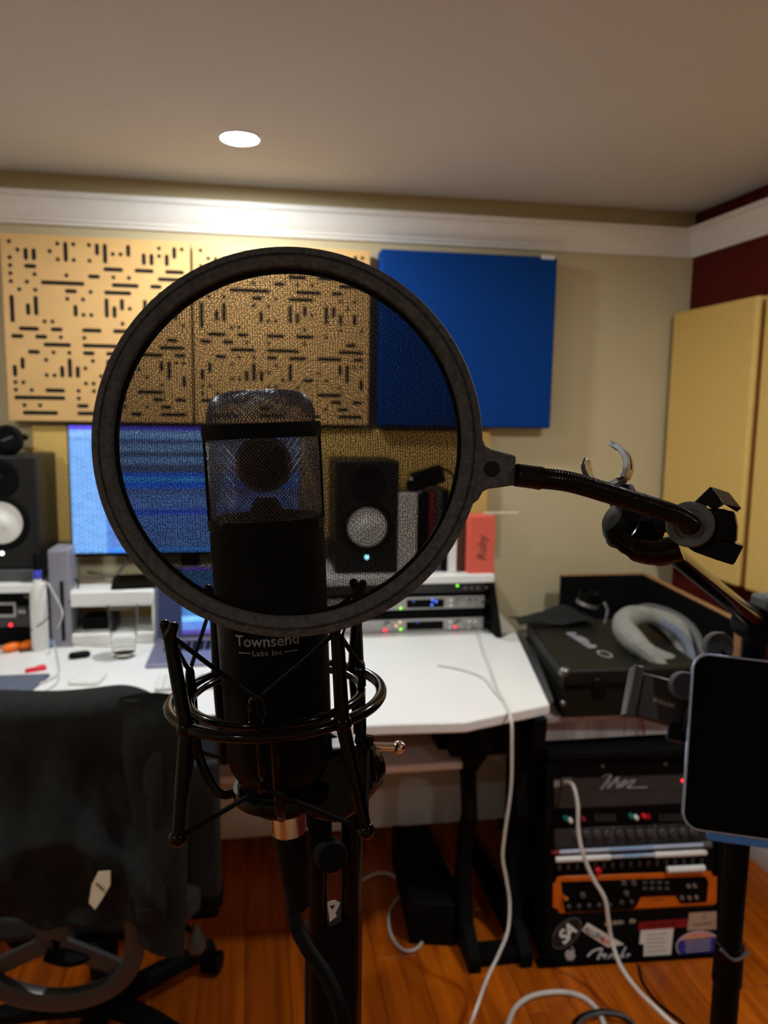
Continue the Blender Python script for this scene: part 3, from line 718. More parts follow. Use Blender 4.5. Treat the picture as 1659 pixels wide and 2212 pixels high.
# small things
q = at_z(172, 1420, DZ)
lone('earbud_case', MB().prism(rrect(.062, .034, .0165, 8), 0, .016, Matrix.Translation((q.x, q.y, DZ)) @ Matrix.Rotation(.35, 4, 'Z')), 'black', 'small black oval case on the white desk', 'case', bevel=.006, seg=3)
q = at_z(190, 1470, DZ)
lone('charging_pad', MB().prism(rrect(.085, .085, .016, 5), 0, .012, Matrix.Translation((q.x, q.y, DZ)) @ Matrix.Rotation(-.1, 4, 'Z')), 'white_plastic', 'flat square white charger lying on the desk', 'charger', bevel=.003)
q = at_z(420, 1475, DZ)
r = thing('computer_keyboard', 'slim white keyboard on the desk behind the shock mount', 'keyboard', (q.x, q.y, DZ))
T = Matrix.Translation((q.x + .05, q.y, DZ)) @ Matrix.Rotation(.02, 4, 'Z')
obj('tray', MB().prism(rrect(.30, .115, .008), 0, .008, T), 'key_gap', r)
kb = MB()
for i in range(15):
    for j in range(6): kb.box((-.14 + i * .02, -.047 + j * .0187, .009), (.0165, .0155, .003), T)
obj('keys', kb, 'white_lam', r, kind='stuff')
q = at_z(20, 1485, DZ)
lone('notebook', MB().prism([(-.17, -.11), (.055, -.11), (.085, .075), (-.16, .075)], 0, .010, Matrix.Translation((q.x, q.y, DZ))), 'slate', 'slate blue notebook lying at the desk edge behind the jacket', 'notebook', bevel=.002)
# orange grips
q = at_z(38, 1405, DZ)
r = thing('scissors', 'scissors with bright orange grips on the desk', 'scissors', (q.x, q.y, DZ))
for k, (dx, dy, an) in enumerate(((-.012, -.008, .75), (.026, .012, .9))):
    T = Matrix.Translation((q.x + dx, q.y + dy, DZ + .014)) @ Matrix.Rotation(an, 4, 'Z')
    obj('grip', MB().ball((0, 0, 0), .0155, 16, (2.2 if k == 0 else 1.7, 1.05, .9), T), 'orange', r)
obj('blade', MB().prism([(-.004, 0), (.05, -.012), (.055, -.008), (.004, .008)], .001, .004, Matrix.Translation((q.x + .015, q.y - .025, DZ)) @ Matrix.Rotation(.6, 4, 'Z')), 'brown', r)
q2 = at_z(6, 1400, DZ)
# red clip, blue cap
q = at_z(82, 1448, DZ)
T = Matrix.Translation((q.x, q.y, DZ)) @ Matrix.Rotation(.55, 4, 'Z')
lone('plastic_clip', MB().prism([(-.036, -.006), (-.008, -.010), (.020, -.013), (.024, .010), (.004, .014), (-.008, .004), (-.034, .004)], 0, .012, T), 'crimson', 'small bright red plastic clip on the white desk', 'clip', bevel=.003)
q = at_z(118, 1396, DZ)
r = thing('cable_adapter', 'pale blue plug with dark sleeve beside the white bottle', 'adapter', (q.x, q.y, DZ))
T = Matrix.Translation((q.x, q.y, DZ + .012)) @ Matrix.Rotation(.5, 4, 'Z')
obj('plug', MB().box((0, 0, 0), (.032, .02, .022), T), 'pale_blue', r, bevel=.004)
obj('sleeve', MB().box((-.032, 0, -.001), (.034, .018, .018), T), 'grey_plastic', r, bevel=.004)

def cable(name, pts, rad, m, lab, cat='cable', group=None, k=8, n=8):
    return lone(name, MB().tube(spline(pts, k), rad, n), m, lab, cat, group)
zc = DZ + .004
def dz(*ps): return [at_z(px, py, zc) for px, py in ps]
cable('desk_cable', dz((0, 1462), (30, 1477), (75, 1478), (110, 1466), (127, 1452), (124, 1420), (120, 1400), (108, 1388)), .0028, 'cable', 'white cable curling round the red clip', group='white cables on the desk')
cable('desk_cable', dz((60, 1512), (90, 1496), (120, 1478), (128, 1460)), .0022, 'cable', 'thin white cable ending at the desk edge by the jacket', group='white cables on the desk')
lp_ = [V(q) for q in dz((140, 1390), (118, 1376))] + [at_depth(132, 1340, 2.33), at_depth(134, 1318, 2.33), at_depth(120, 1288, 2.33), at_depth(105, 1262, 2.33), at_depth(98, 1258, 2.35)]
cable('desk_cable', lp_, .0022, 'cable', 'clear white cable looped up against the white bottle', group='white cables on the desk')
cable('desk_cable', dz((5, 1400), (20, 1385), (45, 1372), (60, 1366), (62, 1374), (90, 1380), (130, 1376), (165, 1392), (240, 1396)), .0026, 'cable', 'white cable running from the scissors past the riser', group='white cables on the desk')
cable('desk_cable', [at_depth(66, 1362, 2.36), at_depth(92, 1345, 2.35), at_depth(108, 1326, 2.35), at_depth(104, 1300, 2.37), at_depth(102, 1275, 2.39)], .0016, 'black_cable', 'thin dark cable crossing the white bottle', group='dark cables on the desk')
cable('monitor_lead', [at_y(190, 1236, 2.60), at_y(215, 1240, 2.58), at_y(245, 1245, 2.57), at_y(265, 1225, 2.58), at_y(280, 1200, 2.60)], .004, 'grey_plastic', 'grey lead hanging below the big monitor', group='dark cables on the desk')
cable('monitor_lead', [at_y(150, 1195, 2.6), at_y(157, 1225, 2.58), at_y(162, 1250, 2.55), at_y(170, 1262, 2.53), at_y(158, 1290, 2.50), at_y(150, 1300, 2.47)], .003, 'black_cable', 'dark lead dropping from the monitor onto the riser', group='dark cables on the desk')

# ------------------------------------------------------------------ books and boxes on the far shelf
SZ = .9605
def book(pxa, pxb, pyt, y, m, name, lab, dp=.16, cat='book', lean=0):
    a, c = at_y(pxa, pyt, y), at_y(pxb, pyt, y); h = max(a.z, c.z) - SZ
    return lone(name, MB().span((a.x, y, SZ), (c.x - .0012, y + dp, SZ + h)), m, lab, cat, 'books and boxes on the white shelf', bevel=.002)
book(864, 903, 1066, 2.47, 'paper', 'binder', 'thick white binder beside the speaker behind the pop filter', cat='binder')
book(905, 928, 1062, 2.50, 'black', 'book', 'thin black book next to the white binder')
book(929, 941, 1064, 2.50, 'dark_red', 'book', 'thin dark red book next to the black book')
book(942, 958, 1060, 2.51, 'grey_plastic', 'book', 'slim grey book behind the pop filter rim')
book(959, 972, 1058, 2.50, 'black', 'book', 'black book beside the white sleeve at the pop filter rim')
book(973, 990, 1100, 2.48, 'white_plastic', 'book', 'slim white book beside the brown book', cat='book')
book(991, 1012, 1128, 2.50, 'brown', 'book', 'dark brown book against the coral red box')
a, c = at_y(1014, 1116, 2.46), at_y(1071, 1120, 2.46)
r = thing('gift_box', 'coral red box with dark lettering standing on the shelf', 'box', ((a.x + c.x) / 2, 2.46, SZ))
obj('carton', MB().span((a.x, 2.46, SZ), (c.x, 2.55, a.z)), 'red_card', r, bevel=.0015)
T = basis(V(((a.x + c.x) / 2 + .002, 2.4595, SZ + (a.z - SZ) * .44)), V((0, 0, 1)), V((-1, 0, 0)), V((0, -1, 0)))
obj('lettering', text_mb('Ruby', .042, T, shear=.25, bold=.0004), 'brown', r)
# black camera lying across the books
q = at_y(912, 1022, 2.55)
r = thing('camera', 'black camera tilted on top of the books', 'camera', (q.x, 2.55, q.z - .05))
T = Matrix.Translation((q.x, 2.55, at_y(915, 1060, 2.50).z + .034)) @ Matrix.Rotation(-.30, 4, 'Y')
obj('body', MB().box((.02, 0, 0), (.11, .05, .062), T), 'black', r, bevel=.008, seg=3)
obj('lens_barrel', MB().lathe([(.030, 0), (.031, .03), (.027, .034), (.020, .026)], 28, T @ Matrix.Translation((-.035, -.02, -.008)) @ Matrix.Rotation(math.pi / 2, 4, 'X')), 'black_gloss', r)
obj('strap', MB().tube(spline([T @ V((.07, 0, .02)), T @ V((.10, -.02, -.01)), T @ V((.10, -.03, -.06)), T @ V((.07, -.035, -.09))], 6), .005, 6), 'black_matte', r)
p0, p1 = at_y(1046, 1106, 2.50), at_y(1104, 1108, 2.56)
lone('pen', MB().cyl((p0.x, 2.50, a.z + .005), (p0.x + .12, 2.50, a.z + .005), .0045, n=10), 'cream', 'cream pen lying across the top of the coral box', 'pen')

# ================================================================== CASES AND CABINET BY THE RED WALL
cb = thing('side_table', 'grey washed wood table under the black flight case', 'table', (1.15, 2.2, 0))
cx0, cx1 = .80, 1.52
obj('table_top', MB().span((cx0 - .05, 1.91, .657), (cx1, 2.62, .675)), 'grey_wood', cb, bevel=.002)
for k in range(3):
    w_ = (cx1 - cx0 + .02) / 3
    obj('drawer_front', MB().span((cx0 - .03 + k * w_ + .001, 1.925, .60), (cx0 - .03 + (k + 1) * w_ - .001, 1.94, .655)), 'grey_wood', cb, bevel=.001)
for x, y, x2 in ((.740, 1.95, .762), (.86, 2.50, .90), (1.47, 2.50, 1.51), (1.47, 2.20, 1.51)):
    obj('leg', MB().span((x, y, 0), (x2, y + .03, .657)), 'black_matte', cb)
lone('red_ribbon', MB().tube(spline([(1.055, 1.915, .676), (1.058, 1.905, .655), (1.066, 1.908, .63), (1.07, 1.912, .61)], 5), .003, 6), 'dark_red', 'short dark red ribbon hanging in front of the grey table', 'ribbon')

# flight case: black box, rounded corner metal, lettering on the lid
fz = .675
zt = at_y(1203, 1448, 1.9).z
A_, B__ = at_y(1203, 1448, 1.9), at_z(1110, 1345, zt)
cr = thing('flight_case', 'black flight case with silver lettering on its lid', 'case', (1.0, 2.1, fz))
o = V((A_.x + .022, A_.y, fz)); ex = V((1, -.03, 0)).normalized(); ey = V((.14, 1, 0)).normalized(); hz = zt - fz
CW, CD = .40, .50
T = basis(o, ex, ey, V((0, 0, 1)))
obj('body', MB().span((0, 0, 0), (CW, CD, hz * .62), T), 'case_black', cr, bevel=.004)
clid = obj('lid', MB().span((0, 0, hz * .63), (CW, CD, hz), T), 'case_black', cr, bevel=.010, seg=3)
obj('edge_rail', MB().span((-.002, -.003, hz * .60), (CW + .002, .001, hz * .66), T), 'black_gloss', cr)
for u in (0.0, CW):
    obj('corner_cap', MB().ball((u, .0, hz - .006), .017, 14, (1, 1, .9), T), 'gun', cr)
    obj('corner_cap', MB().ball((u, .0, hz * .30), .010, 12, (1, 1, 1), T), 'gun', cr)
for u in (.10, .30): obj('latch', MB().span((u - .018, -.006, hz * .42), (u + .018, 0, hz * .80), T), 'black_gloss', cr, bevel=.002)
a0, a1 = at_z(1220, 1358, zt + .001), at_z(1302, 1410, zt + .001)
dx = (a1 - a0).normalized(); up_ = V((0, 0, 1)).cross(dx)
Tt = basis((a0 + a1) / 2, dx, up_, V((0, 0, 1)))
obj('lettering', scribble(Tt, .165, .040, 9, .0008), 'silver_print', clid)
el = MB().ring([(.020, 0), (.024, 0), (.024, .0004), (.020, .0004)], 32, basis(a1 + dx * .012, dx, up_, V((0, 0, 1))) @ Matrix.Diagonal((1.3, .75, 1, 1)))
obj('oval_emblem', el, 'silver_print', clid)
# black cloth and lens on the case
q = at_z(1230, 1350, zt)
def cl(u, v):
    x = u - .5; y = v - .5
    return V((.965 + x * .27, 2.345 + y * .11, zt + .002 + .030 * math.exp(-((x - .1) ** 2 + y * y) * 8) + .014 * math.sin(9 * u + 4 * v) * (.3 + math.exp(-(x * x + y * y) * 6)) + .012))
lone('black_cloth', MB().grid(cl, 24, 18), 'jacket', 'crumpled black cloth lying on the flight case', 'cloth', solid=.003)
q = at_y(1272, 1302, 2.36)
r = thing('camera_lens', 'black lens with silver rim resting on the black cloth', 'lens', (q.x, 2.36, zt + .04))
T = frame(V((q.x - .01, 2.36, zt + .045)), (.25, -.1, 1))
obj('barrel', MB().lathe([(.030, 0), (.034, .01), (.034, .05), (.036, .055), (.036, q.z - zt - .05)], 28, T), 'black', r)
obj('rim', MB().ring([(.028, q.z - zt - .052), (.037, q.z - zt - .052), (.037, q.z - zt - .040), (.030, q.z - zt - .040)], 28, T), 'alu', r)
ch = spline([at_y(1306, 1304, 2.32), at_y(1312, 1318, 2.31), at_y(1310, 1332, 2.30), at_y(1306, 1346, 2.29)], 4)
kb = thing('key_chain', 'short silver bead chain hanging beside the lens', 'chain', ch[-1])
for k in range(0, len(ch), 2): obj('bead', MB().ball(ch[k], .006, 10), 'gun', kb)

# grey canvas bag slumped at the end of the case
q = at_y(1415, 1390, 2.05); bx, by, bz_ = q.x, 2.08, zt
bg = thing('canvas_bag', 'slumped pale grey canvas bag with a dark strap beside the flight case', 'bag', (bx, by, fz))
def px3(px, py, y): return at_y(px, py, y)
loop = spline([px3(1345, 1350, 2.12), px3(1375, 1330, 2.16), px3(1420, 1335, 2.16), px3(1460, 1360, 2.12), px3(1478, 1400, 2.06), px3(1462, 1440, 2.0), px3(1425, 1425, 1.98), px3(1380, 1395, 2.02)], 6, True)
rr = [.031 + .004 * math.sin(i * .45) for i in range(len(loop))]
obj('body', MB().tube(loop, rr, 12, closed=True), 'grey_cloth', bg)
low = spline([px3(1362, 1385, 2.0), px3(1400, 1412, 1.96), px3(1440, 1450, 1.92), px3(1470, 1475, 1.9)], 6)
obj('side_fold', MB().tube(low, [.022 + .003 * math.sin(i * .4) for i in range(len(low))], 10), 'grey_cloth', bg)
low = spline([px3(1420, 1462, 1.94), px3(1445, 1475, 1.92), px3(1490, 1470, 1.93)], 6)
obj('bottom_fold', MB().tube(low, [.026] * len(low), 10), 'grey_cloth', bg)
st = spline([px3(1358, 1322, 2.2), px3(1400, 1312, 2.2), px3(1450, 1325, 2.16), px3(1490, 1352, 2.1), px3(1512, 1390, 2.04), px3(1515, 1430, 2.0)], 7)
obj('strap', MB().tube(st, .013, 8), 'grey_plastic', bg)
st = spline([px3(1430, 1345, 2.10), px3(1470, 1372, 2.05), px3(1492, 1410, 2.0), px3(1490, 1450, 1.97)], 6)
obj('dark_strap', MB().tube(st, .014, 8), 'slate', bg)

# black board standing behind, turning along the red wall, raw wood edge
zb = at_y(1215, 1243, 2.66).z
b0 = at_y(1215, 1243, 2.66); b1 = at_y(1388, 1243, 2.66); b2 = at_z(1588, 1340, zb)
bd = thing('sideboard_screen', 'black board with raw wood top edge turning along the red wall', 'board', (1.3, 2.6, .675))
th = .022
obj('back_board', MB().span((b0.x, 2.66, .0), (b1.x + .02, 2.66 + th, zb - .003)), 'black_matte', bd)
obj('back_edge', MB().span((b0.x, 2.66, zb - .003), (b1.x + .02, 2.66 + th, zb)), 'edge_wood', bd)
d2 = (V((b2.x, b2.y, 0)) - V((b1.x, 2.66, 0))).normalized(); n2 = V((-d2.y, d2.x, 0))
P4 = [V((b1.x, 2.66, 0)), V((b2.x, b2.y, 0)), V((b2.x, b2.y, 0)) + n2 * -th * -1, V((b1.x, 2.66, 0)) + n2 * th]
obj('side_board', MB().prism([(q.x, q.y) for q in P4], .6755, zb - .003), 'black_matte', bd)
obj('side_edge', MB().prism([(q.x, q.y) for q in P4], zb - .003, zb), 'edge_wood', bd)
e0 = V((b2.x, b2.y, 0))
obj('end_edge', MB().prism([(q.x, q.y) for q in (e0, e0 + n2 * th, e0 + n2 * th + d2 * .003, e0 + d2 * .003)], .6755, zb), 'edge_wood', bd)

# ================================================================== EQUIPMENT RACK ON THE FLOOR
RO = at_z(1176, 2088, 0); RE = at_z(1562, 2064, 0)
ru = (RE - RO); RW = ru.length; ru.normalize(); rb = V((-ru.y, ru.x, 0))
tl = math.radians(6); rw = V((0, 0, 1)) * math.cos(tl) + rb * math.sin(tl); rn = ru.cross(rw)       # rn points to the viewer
RH = .572
rk = thing('equipment_rack', 'black rack case on the floor with stickers along its base', 'rack case', RO + ru * RW / 2)
TR = basis(RO, ru, rw, rn)                   # local: x across, y up the face, z towards the viewer
obj('side_panel', MB().span((0, 0, -.38), (.022, RH, .004), TR), 'black_matte', rk, bevel=.004)
obj('side_panel', MB().span((RW - .022, 0, -.38), (RW, RH, .004), TR), 'black_matte', rk, bevel=.004)
obj('top_panel', MB().span((0, RH, -.40), (RW, RH + .022, .012), TR), 'black_matte', rk, bevel=.004)
obj('top_rail', MB().span((.022, RH - .055, -.02), (RW - .022, RH, -.004), TR), 'black', rk)
obj('base_panel', MB().span((.0, -.0, -.38), (RW, .150, .0), TR), 'black_matte', rk, bevel=.003)
obj('base_rail', MB().prism(rrect(RW + .03, .012, .004), -.02, .008, TR @ Matrix.Translation((RW / 2 - .005, .0062, 0))), 'black', rk)
obj('back_panel', MB().span((.022, .15, -.39), (RW - .022, RH, -.375), TR), 'black_matte', rk)
for u in (.16, .34): obj('screw', MB().cyl(TR @ V((u, RH - .025, -.004)), TR @ V((u, RH - .025, -.002)), .005, n=10), 'grey_plastic', rk)
def face(px, py, off=0):
    """point of the rack face under a place in the photograph"""
    d = ray(px, py); k = (RO + rn * off - CAM).dot(rn) / d.dot(rn); q = CAM + d * k - RO
    return q.dot(ru), q.dot(rw)
def flat(poly, off, h, name, m, parent, **k): return obj(name, MB().prism(poly, off, off + h, TR), m, parent, **k)
def fbox(x0, y0, x1, y1, z0, z1): return MB().span((x0, y0, z0), (x1, y1, z1), TR)
u0, u1 = .026, RW - .026
def unit(y0, y1, name, lab, m):
    r = thing(name, lab, 'rack unit', TR @ V(((u0 + u1) / 2, y0, 0)), 'units in the floor rack')
    obj('chassis', fbox(u0 + .01, y0 + .002, u1 - .01, y1 - .002, -.30, -.012), 'black_matte', r)
    obj('faceplate', fbox(u0, y0 + .0008, u1, y1 - .0008, -.012, -.006), m, r, bevel=.001)
    return r
yb = [face(1300, p)[1] for p in (1975, 1893, 1832, 1789, 1745, 1672)]
Z = -.006
r = unit(yb[4], yb[5], 'power_amplifier', 'tall dark rack unit with a large grey script letter', 'dark_alu')
T = TR @ Matrix.Translation((*face(1335, 1692), Z))
# script emblem: leaning strokes
sc = MB()
for pts, w_ in (([(1300, 1707), (1312, 1690), (1322, 1676)], .0032), ([(1319, 1676), (1316, 1690), (1314, 1705)], .004), ([(1316, 1704), (1330, 1688), (1338, 1680)], .0035), ([(1337, 1680), (1335, 1692), (1335, 1704)], .0042),
                ([(1336, 1703), (1346, 1692), (1354, 1688), (1350, 1697), (1340, 1702)], .003), ([(1350, 1697), (1362, 1690), (1374, 1687), (1366, 1696), (1356, 1703), (1375, 1703), (1400, 1702)], .0022), ([(1302, 1680), (1312, 1675), (1322, 1675)], .002)):
    P3 = spline([TR @ V((*face(*q), Z + .0005)) for q in pts], 5); sc.tube(P3, w_, 6)
obj('script_emblem', sc, 'grey_print', r)
obj('seam', fbox(u0 + .01, face(1300, 1712)[1] - .001, u1 - .01, face(1300, 1712)[1], Z, Z + .0006), 'black_print', r)
x, y = face(1477, 1688); obj('power_light', MB().lathe([(.005, 0), (.004, .003)], 12, TR @ Matrix.Translation((x, y, Z))), 'led_red', r)
pl = face(1226, 1690)
obj('usb_socket', fbox(pl[0] - .014, pl[1] - .006, pl[0] + .016, pl[1] + .011, Z, Z + .003), 'grey_plastic', r, bevel=.001)
obj('socket_print', fbox(pl[0] - .036, pl[1] - .014, pl[0] - .020, pl[1] + .004, Z, Z + .0004), 'grey_print', r)
r = unit(yb[3], yb[4], 'channel_strip', 'rack unit with teal, white and red knobs', 'black')
def rknob(px, py, rad, h, m, parent, name='knob'):
    x, y = face(px, py); return obj(name, MB().lathe([(rad, 0), (rad * .95, h * .8), (rad * .7, h), (.0005, h)], 14, TR @ Matrix.Translation((x, y, Z))), m, parent)
for px, py, m in ((1222, 1768, 'teal'), (1232, 1772, 'white_plastic'), (1260, 1769, 'dark_red'), (1363, 1763, 'teal'), (1374, 1766, 'white_plastic'), (1391, 1763, 'crimson'), (1400, 1764, 'dark_red')):
    rknob(px, py, .0065, .014, m, r)
for a, c in ((1288, 1330), (1428, 1475)):
    for k in range(9):
        x, y = face(a + (c - a) * k / 8, 1768); obj('meter_bar', fbox(x - .001, y - .010, x + .001, y + .010, Z, Z + .0008), 'grey_plastic', r)
r = unit(yb[2], yb[3], 'distribution_amplifier', 'grey rack unit with a row of black knobs', 'dark_alu')
for k in range(12):
    px = 1246 + k * 22.2 + (4 if k > 3 else 0) + (4 if k > 7 else 0); py = 1803 - k * .55
    kq = rknob(px, py, .0105, .012, 'grey_plastic', r); x, y = face(px, py - 4)
    obj('knob_cap', MB().lathe([(.005, .012), (.004, .0145)], 10, TR @ Matrix.Translation((x, y, Z))), 'frame_grey', kq)
for px, py in ((1325, 1802), (1417, 1797), (1508, 1792)):
    x, y = face(px, py); obj('divider', fbox(x - .0006, y - .02, x + .0006, y + .02, Z, Z + .0005), 'grey_print', r)
r = unit(yb[1], yb[2], 'patch_bay', 'black rack unit with a row of sockets behind the pale rods', 'black_matte')
for k in range(17):
    px = 1210 + k * 19.2; py = 1876 - k * .9
    x, y = face(px, py); obj('socket', fbox(x - .0045, y - .007, x + .0045, y + .009, Z, Z + .004), 'grey_plastic', r, bevel=.001)
rknob(1292, 1879, .009, .014, 'crimson', r)
r = unit(yb[0], yb[1], 'orange_interface', 'orange framed audio interface low in the floor rack', 'black')
def fpoly(ps): return [face(*q) for q in ps]
outer = fpoly([(1190, 1912), (1200, 1908), (1204, 1898), (1215, 1894), (1536, 1883), (1540, 1893), (1552, 1896), (1556, 1945), (1545, 1953), (1540, 1958), (1210, 1975), (1205, 1965), (1193, 1960)])
flat(outer, Z, .006, 'orange_frame', 'orange_metal', r, bevel=.0015)
inner = fpoly([(1212, 1905), (1524, 1893), (1530, 1905), (1526, 1948), (1470, 1952), (1458, 1934), (1384, 1937), (1374, 1958), (1366, 1963), (1220, 1970), (1216, 1945)])
flat(inner, Z + .006, .0015, 'control_panel', 'black', r)
Zi = Z + .0075
def iknob(px, py, rad, h, m, name='knob'):
    x, y = face(px, py); return obj(name, MB().lathe([(rad, 0), (rad * .8, h), (.0005, h)], 14, TR @ Matrix.Translation((x, y, Zi))), m, r)
iknob(1219, 1934, .007, .016, 'chrome')
for px, py in ((1258, 1932), (1352, 1928)): iknob(px, py, .008, .008, 'grey_plastic')
for px in (1347, 1368): iknob(px, 1906, .008, .006, 'grey_plastic')
for k in range(5): iknob(1228 + k * 22, 1957 - k, .006, .005, 'grey_plastic')
for px, py in ((1342, 1948), (1364, 1947)): iknob(px, py, .006, .005, 'grey_plastic')
for k in range(4):
    for j in range(2): x, y = face(1392 + k * 16, 1905 + j * 13); obj('button', fbox(x - .006, y - .004, x + .006, y + .004, Zi, Zi + .002), 'grey_plastic', r)
for px, py in ((1486, 1913), (1499, 1912), (1488, 1938), (1503, 1937), (1472, 1938)): iknob(px, py, .006, .006, 'alu', 'jack')
x, y = face(1420, 1943); obj('maker_mark', scribble(TR @ Matrix.Translation((x, y, Z + .006)), .03, .006, 7, .0005), 'brown', r)
x, y = face(1428, 1963)
# two pale tubes wrapped in white tape, tucked in front of the sockets
def rod(a, c, rad, lab):
    r_ = thing('plastic_tube', lab, 'tube', TR @ V((*face(*a, .012), .012)), 'tubes stored in the floor rack')
    p, q = TR @ V((*face(*a, .012), .012)), TR @ V((*face(*c, .012), .012))
    obj('shaft', MB().cyl(p, q, rad, n=14), 'rod_blue', r_); return r_, p, q
r1_, p, q = rod((1208, 1841), (1518, 1825), .0058, 'pale blue tube with a grey end fitting, upper of the two in the floor rack')
obj('end_fitting', MB().cyl(q, q + (q - p).normalized() * .022, .010, .011, 14), 'grey_plastic', r1_)
obj('printed_band', MB().cyl(p.lerp(q, .34), p.lerp(q, .64), .0060, n=14), 'pale_blue', r1_)
obj('red_tip', MB().cyl(p - (q - p).normalized() * .022, p, .005, .0055, 12), 'dark_red', r1_)
r2_, p, q = rod((1200, 1857), (1526, 1841), .0055, 'pale blue tube with white foam at both ends')
for a, c in ((0, .36), (.65, 1)): obj('foam_sleeve', MB().cyl(p.lerp(q, a), p.lerp(q, c), .0085, .0082, 14), 'white_plastic', r2_, bevel=.003)
obj('printed_band', MB().cyl(p.lerp(q, .44), p.lerp(q, .58), .0058, n=14), 'pale_blue', r2_)
p, q = TR @ V((*face(1441, 1879, .012), .012)), TR @ V((*face(1522, 1875, .012), .012))
lone('foam_sleeve', MB().cyl(p, q, .0095, n=14), 'white_plastic', 'short white foam sleeve lying above the orange interface', 'foam sleeve', bevel=.003)

# stickers on the base panel
def stk(poly_px, name, m, off=.0006, lab=None): return flat(fpoly(poly_px), 0, off, name, m, rk, label=lab)
def plane_marks(px, py, w_, h_, n, m, ang=0, par=None):
    x, y = face(px, py); obj('sticker_print', scribble(TR @ Matrix.Translation((x, y, .0008)) @ Matrix.Rotation(ang, 4, 'Z'), w_, h_, n), m, par or rk)
def plane_text(txt, px, py, size, m, ang=0, off=.0012, name='sticker_lettering', par=None, **k):
    x, y = face(px, py); obj(name, text_mb(txt, size, TR @ Matrix.Translation((x, y, off)) @ Matrix.Rotation(ang, 4, 'Z'), **k), m, par or rk)
x, y = face(1224, 2016); Te = TR @ Matrix.Translation((x, y, 0)) @ Matrix.Rotation(.78, 4, 'Z')
ost = obj('oval_sticker', MB().prism(ellipse(.052, .032), 0, .0005, Te), 'grey_plastic', rk, label='black oval sticker with white letters')
obj('oval_field', MB().prism(ellipse(.047, .0275), .0005, .0008, Te), 'black_print', ost)
obj('sticker_lettering', text_mb('SA', .050, Te @ Matrix.Translation((-.002, -.002, .0012)), shear=.35, bold=.0015, spacing=.85), 'white_print', ost)
sst = stk([(1257, 2010), (1269, 1993), (1348, 2040), (1312, 2046)], 'strip_sticker', 'paper', .0007, 'white strip sticker with black and red lettering')
a0, a1 = face(1265, 2004), face(1325, 2038); an = math.atan2(a1[1] - a0[1], a1[0] - a0[0])
plane_text('ALLEN', 1282, 2017, .021, 'black_print', an, par=sst, bold=.0004)
plane_text('&H', 1307, 2033, .020, 'crimson', an, par=sst, bold=.0004)
# apple mark
ap = [(0, -.9), (.25, -.98), (.5, -.9), (.75, -.5), (.88, -.15), (.66, .05), (.62, .35), (.85, .62), (.6, .8), (.3, .78), (0, .68), (-.3, .8), (-.62, .74), (-.85, .45), (-.9, .05), (-.75, -.45), (-.5, -.88), (-.25, -.98)]
x, y = face(1232, 2062); sc_ = .0165
ast = obj('apple_sticker', MB().prism([(p * sc_, q * sc_) for p, q in ap], 0, .0007, TR @ Matrix.Translation((x, y, 0))), 'silver_print', rk, label='silver apple shaped sticker')
obj('apple_leaf', MB().prism([(p * sc_, q * sc_) for p, q in [(.05, .95), (.35, 1.0), (.5, 1.35), (.2, 1.25)]], 0, .0007, TR @ Matrix.Translation((x, y, 0))), 'silver_print', ast)
# script sticker
sc = MB()
for pts, w_ in (([(1269, 2066), (1280, 2055), (1297, 2049), (1301, 2052)], .0030), ([(1300, 2050), (1293, 2068), (1284, 2085)], .0038), ([(1291, 2065), (1305, 2061)], .0022), ([(1303, 2068), (1309, 2061), (1306, 2073), (1314, 2071)], .0026),
                ([(1315, 2072), (1318, 2064), (1324, 2063), (1325, 2072)], .0026), ([(1337, 2066), (1330, 2070), (1336, 2073), (1344, 2060), (1352, 2045)], .0028), ([(1341, 2072), (1347, 2063), (1344, 2073), (1352, 2071)], .0026), ([(1353, 2072), (1355, 2063), (1361, 2062)], .0024)):
    sc.tube(spline([TR @ V((*face(*q), .0004)) for q in pts], 5), w_, 6)
obj('script_sticker', sc, 'silver_print', rk, label='silver script name sticker')
plane_marks(1328, 2084, .09, .005, 14, 'grey_print', .03)
rst = stk([(1380, 1992), (1486, 1984), (1484, 2002), (1378, 2010)], 'red_sticker', 'dark_red', .0006, 'dark red rectangular sticker')
plane_marks(1430, 1997, .09, .009, 12, 'black_print', .06, rst)
plane_marks(1326, 1993, .055, .012, 7, 'cream', .06); plane_marks(1366, 1989, .018, .012, 3, 'cream', .06)
tst = stk([(1489, 1972), (1556, 1968), (1552, 2007), (1484, 2010)], 'tan_sticker', 'kraft', .0007, 'tan rectangular sticker with dark print')
plane_marks(1518, 1995, .06, .007, 10, 'brown', .06, tst); plane_marks(1521, 1981, .008, .009, 2, 'brown', .06, tst)
pst = stk([(1384, 2010), (1455, 2005), (1449, 2062), (1390, 2066), (1391, 2040), (1381, 2039)], 'paper_note', 'paper', .0007, 'white paper note with faint handwriting')
for k in range(5):
    x, y = face(1418, 2018 + k * 9); obj('handwriting_line', fbox(x - .03, y - .0012, x + .03 - .008 * (k % 2), y + .0012, .0007, .0010), 'grey_print', pst)
x, y = face(1507, 2041); Te = TR @ Matrix.Translation((x, y, 0)) @ Matrix.Rotation(.04, 4, 'Z')
ea, eb = .064, .040
bst = obj('badge_sticker', MB().prism(ellipse(ea, eb), 0, .0006, Te), 'silver_print', rk, label='oval pink and blue sticker with gold lettering')
obj('badge_field', MB().prism(ellipse(ea * .94, eb * .92), .0006, .0009, Te), 'pink_print', bst)
bandp = [(ea * .94 * math.cos(a), eb * .92 * math.sin(a)) for a in [math.radians(q) for q in range(-42, 33, 6)]] + [(ea * .94 * math.cos(a), eb * .92 * math.sin(a)) for a in [math.radians(q) for q in range(150, 224, 6)]]
obj('badge_band', MB().prism(bandp, .0009, .0012, Te), 'navy_print', bst)
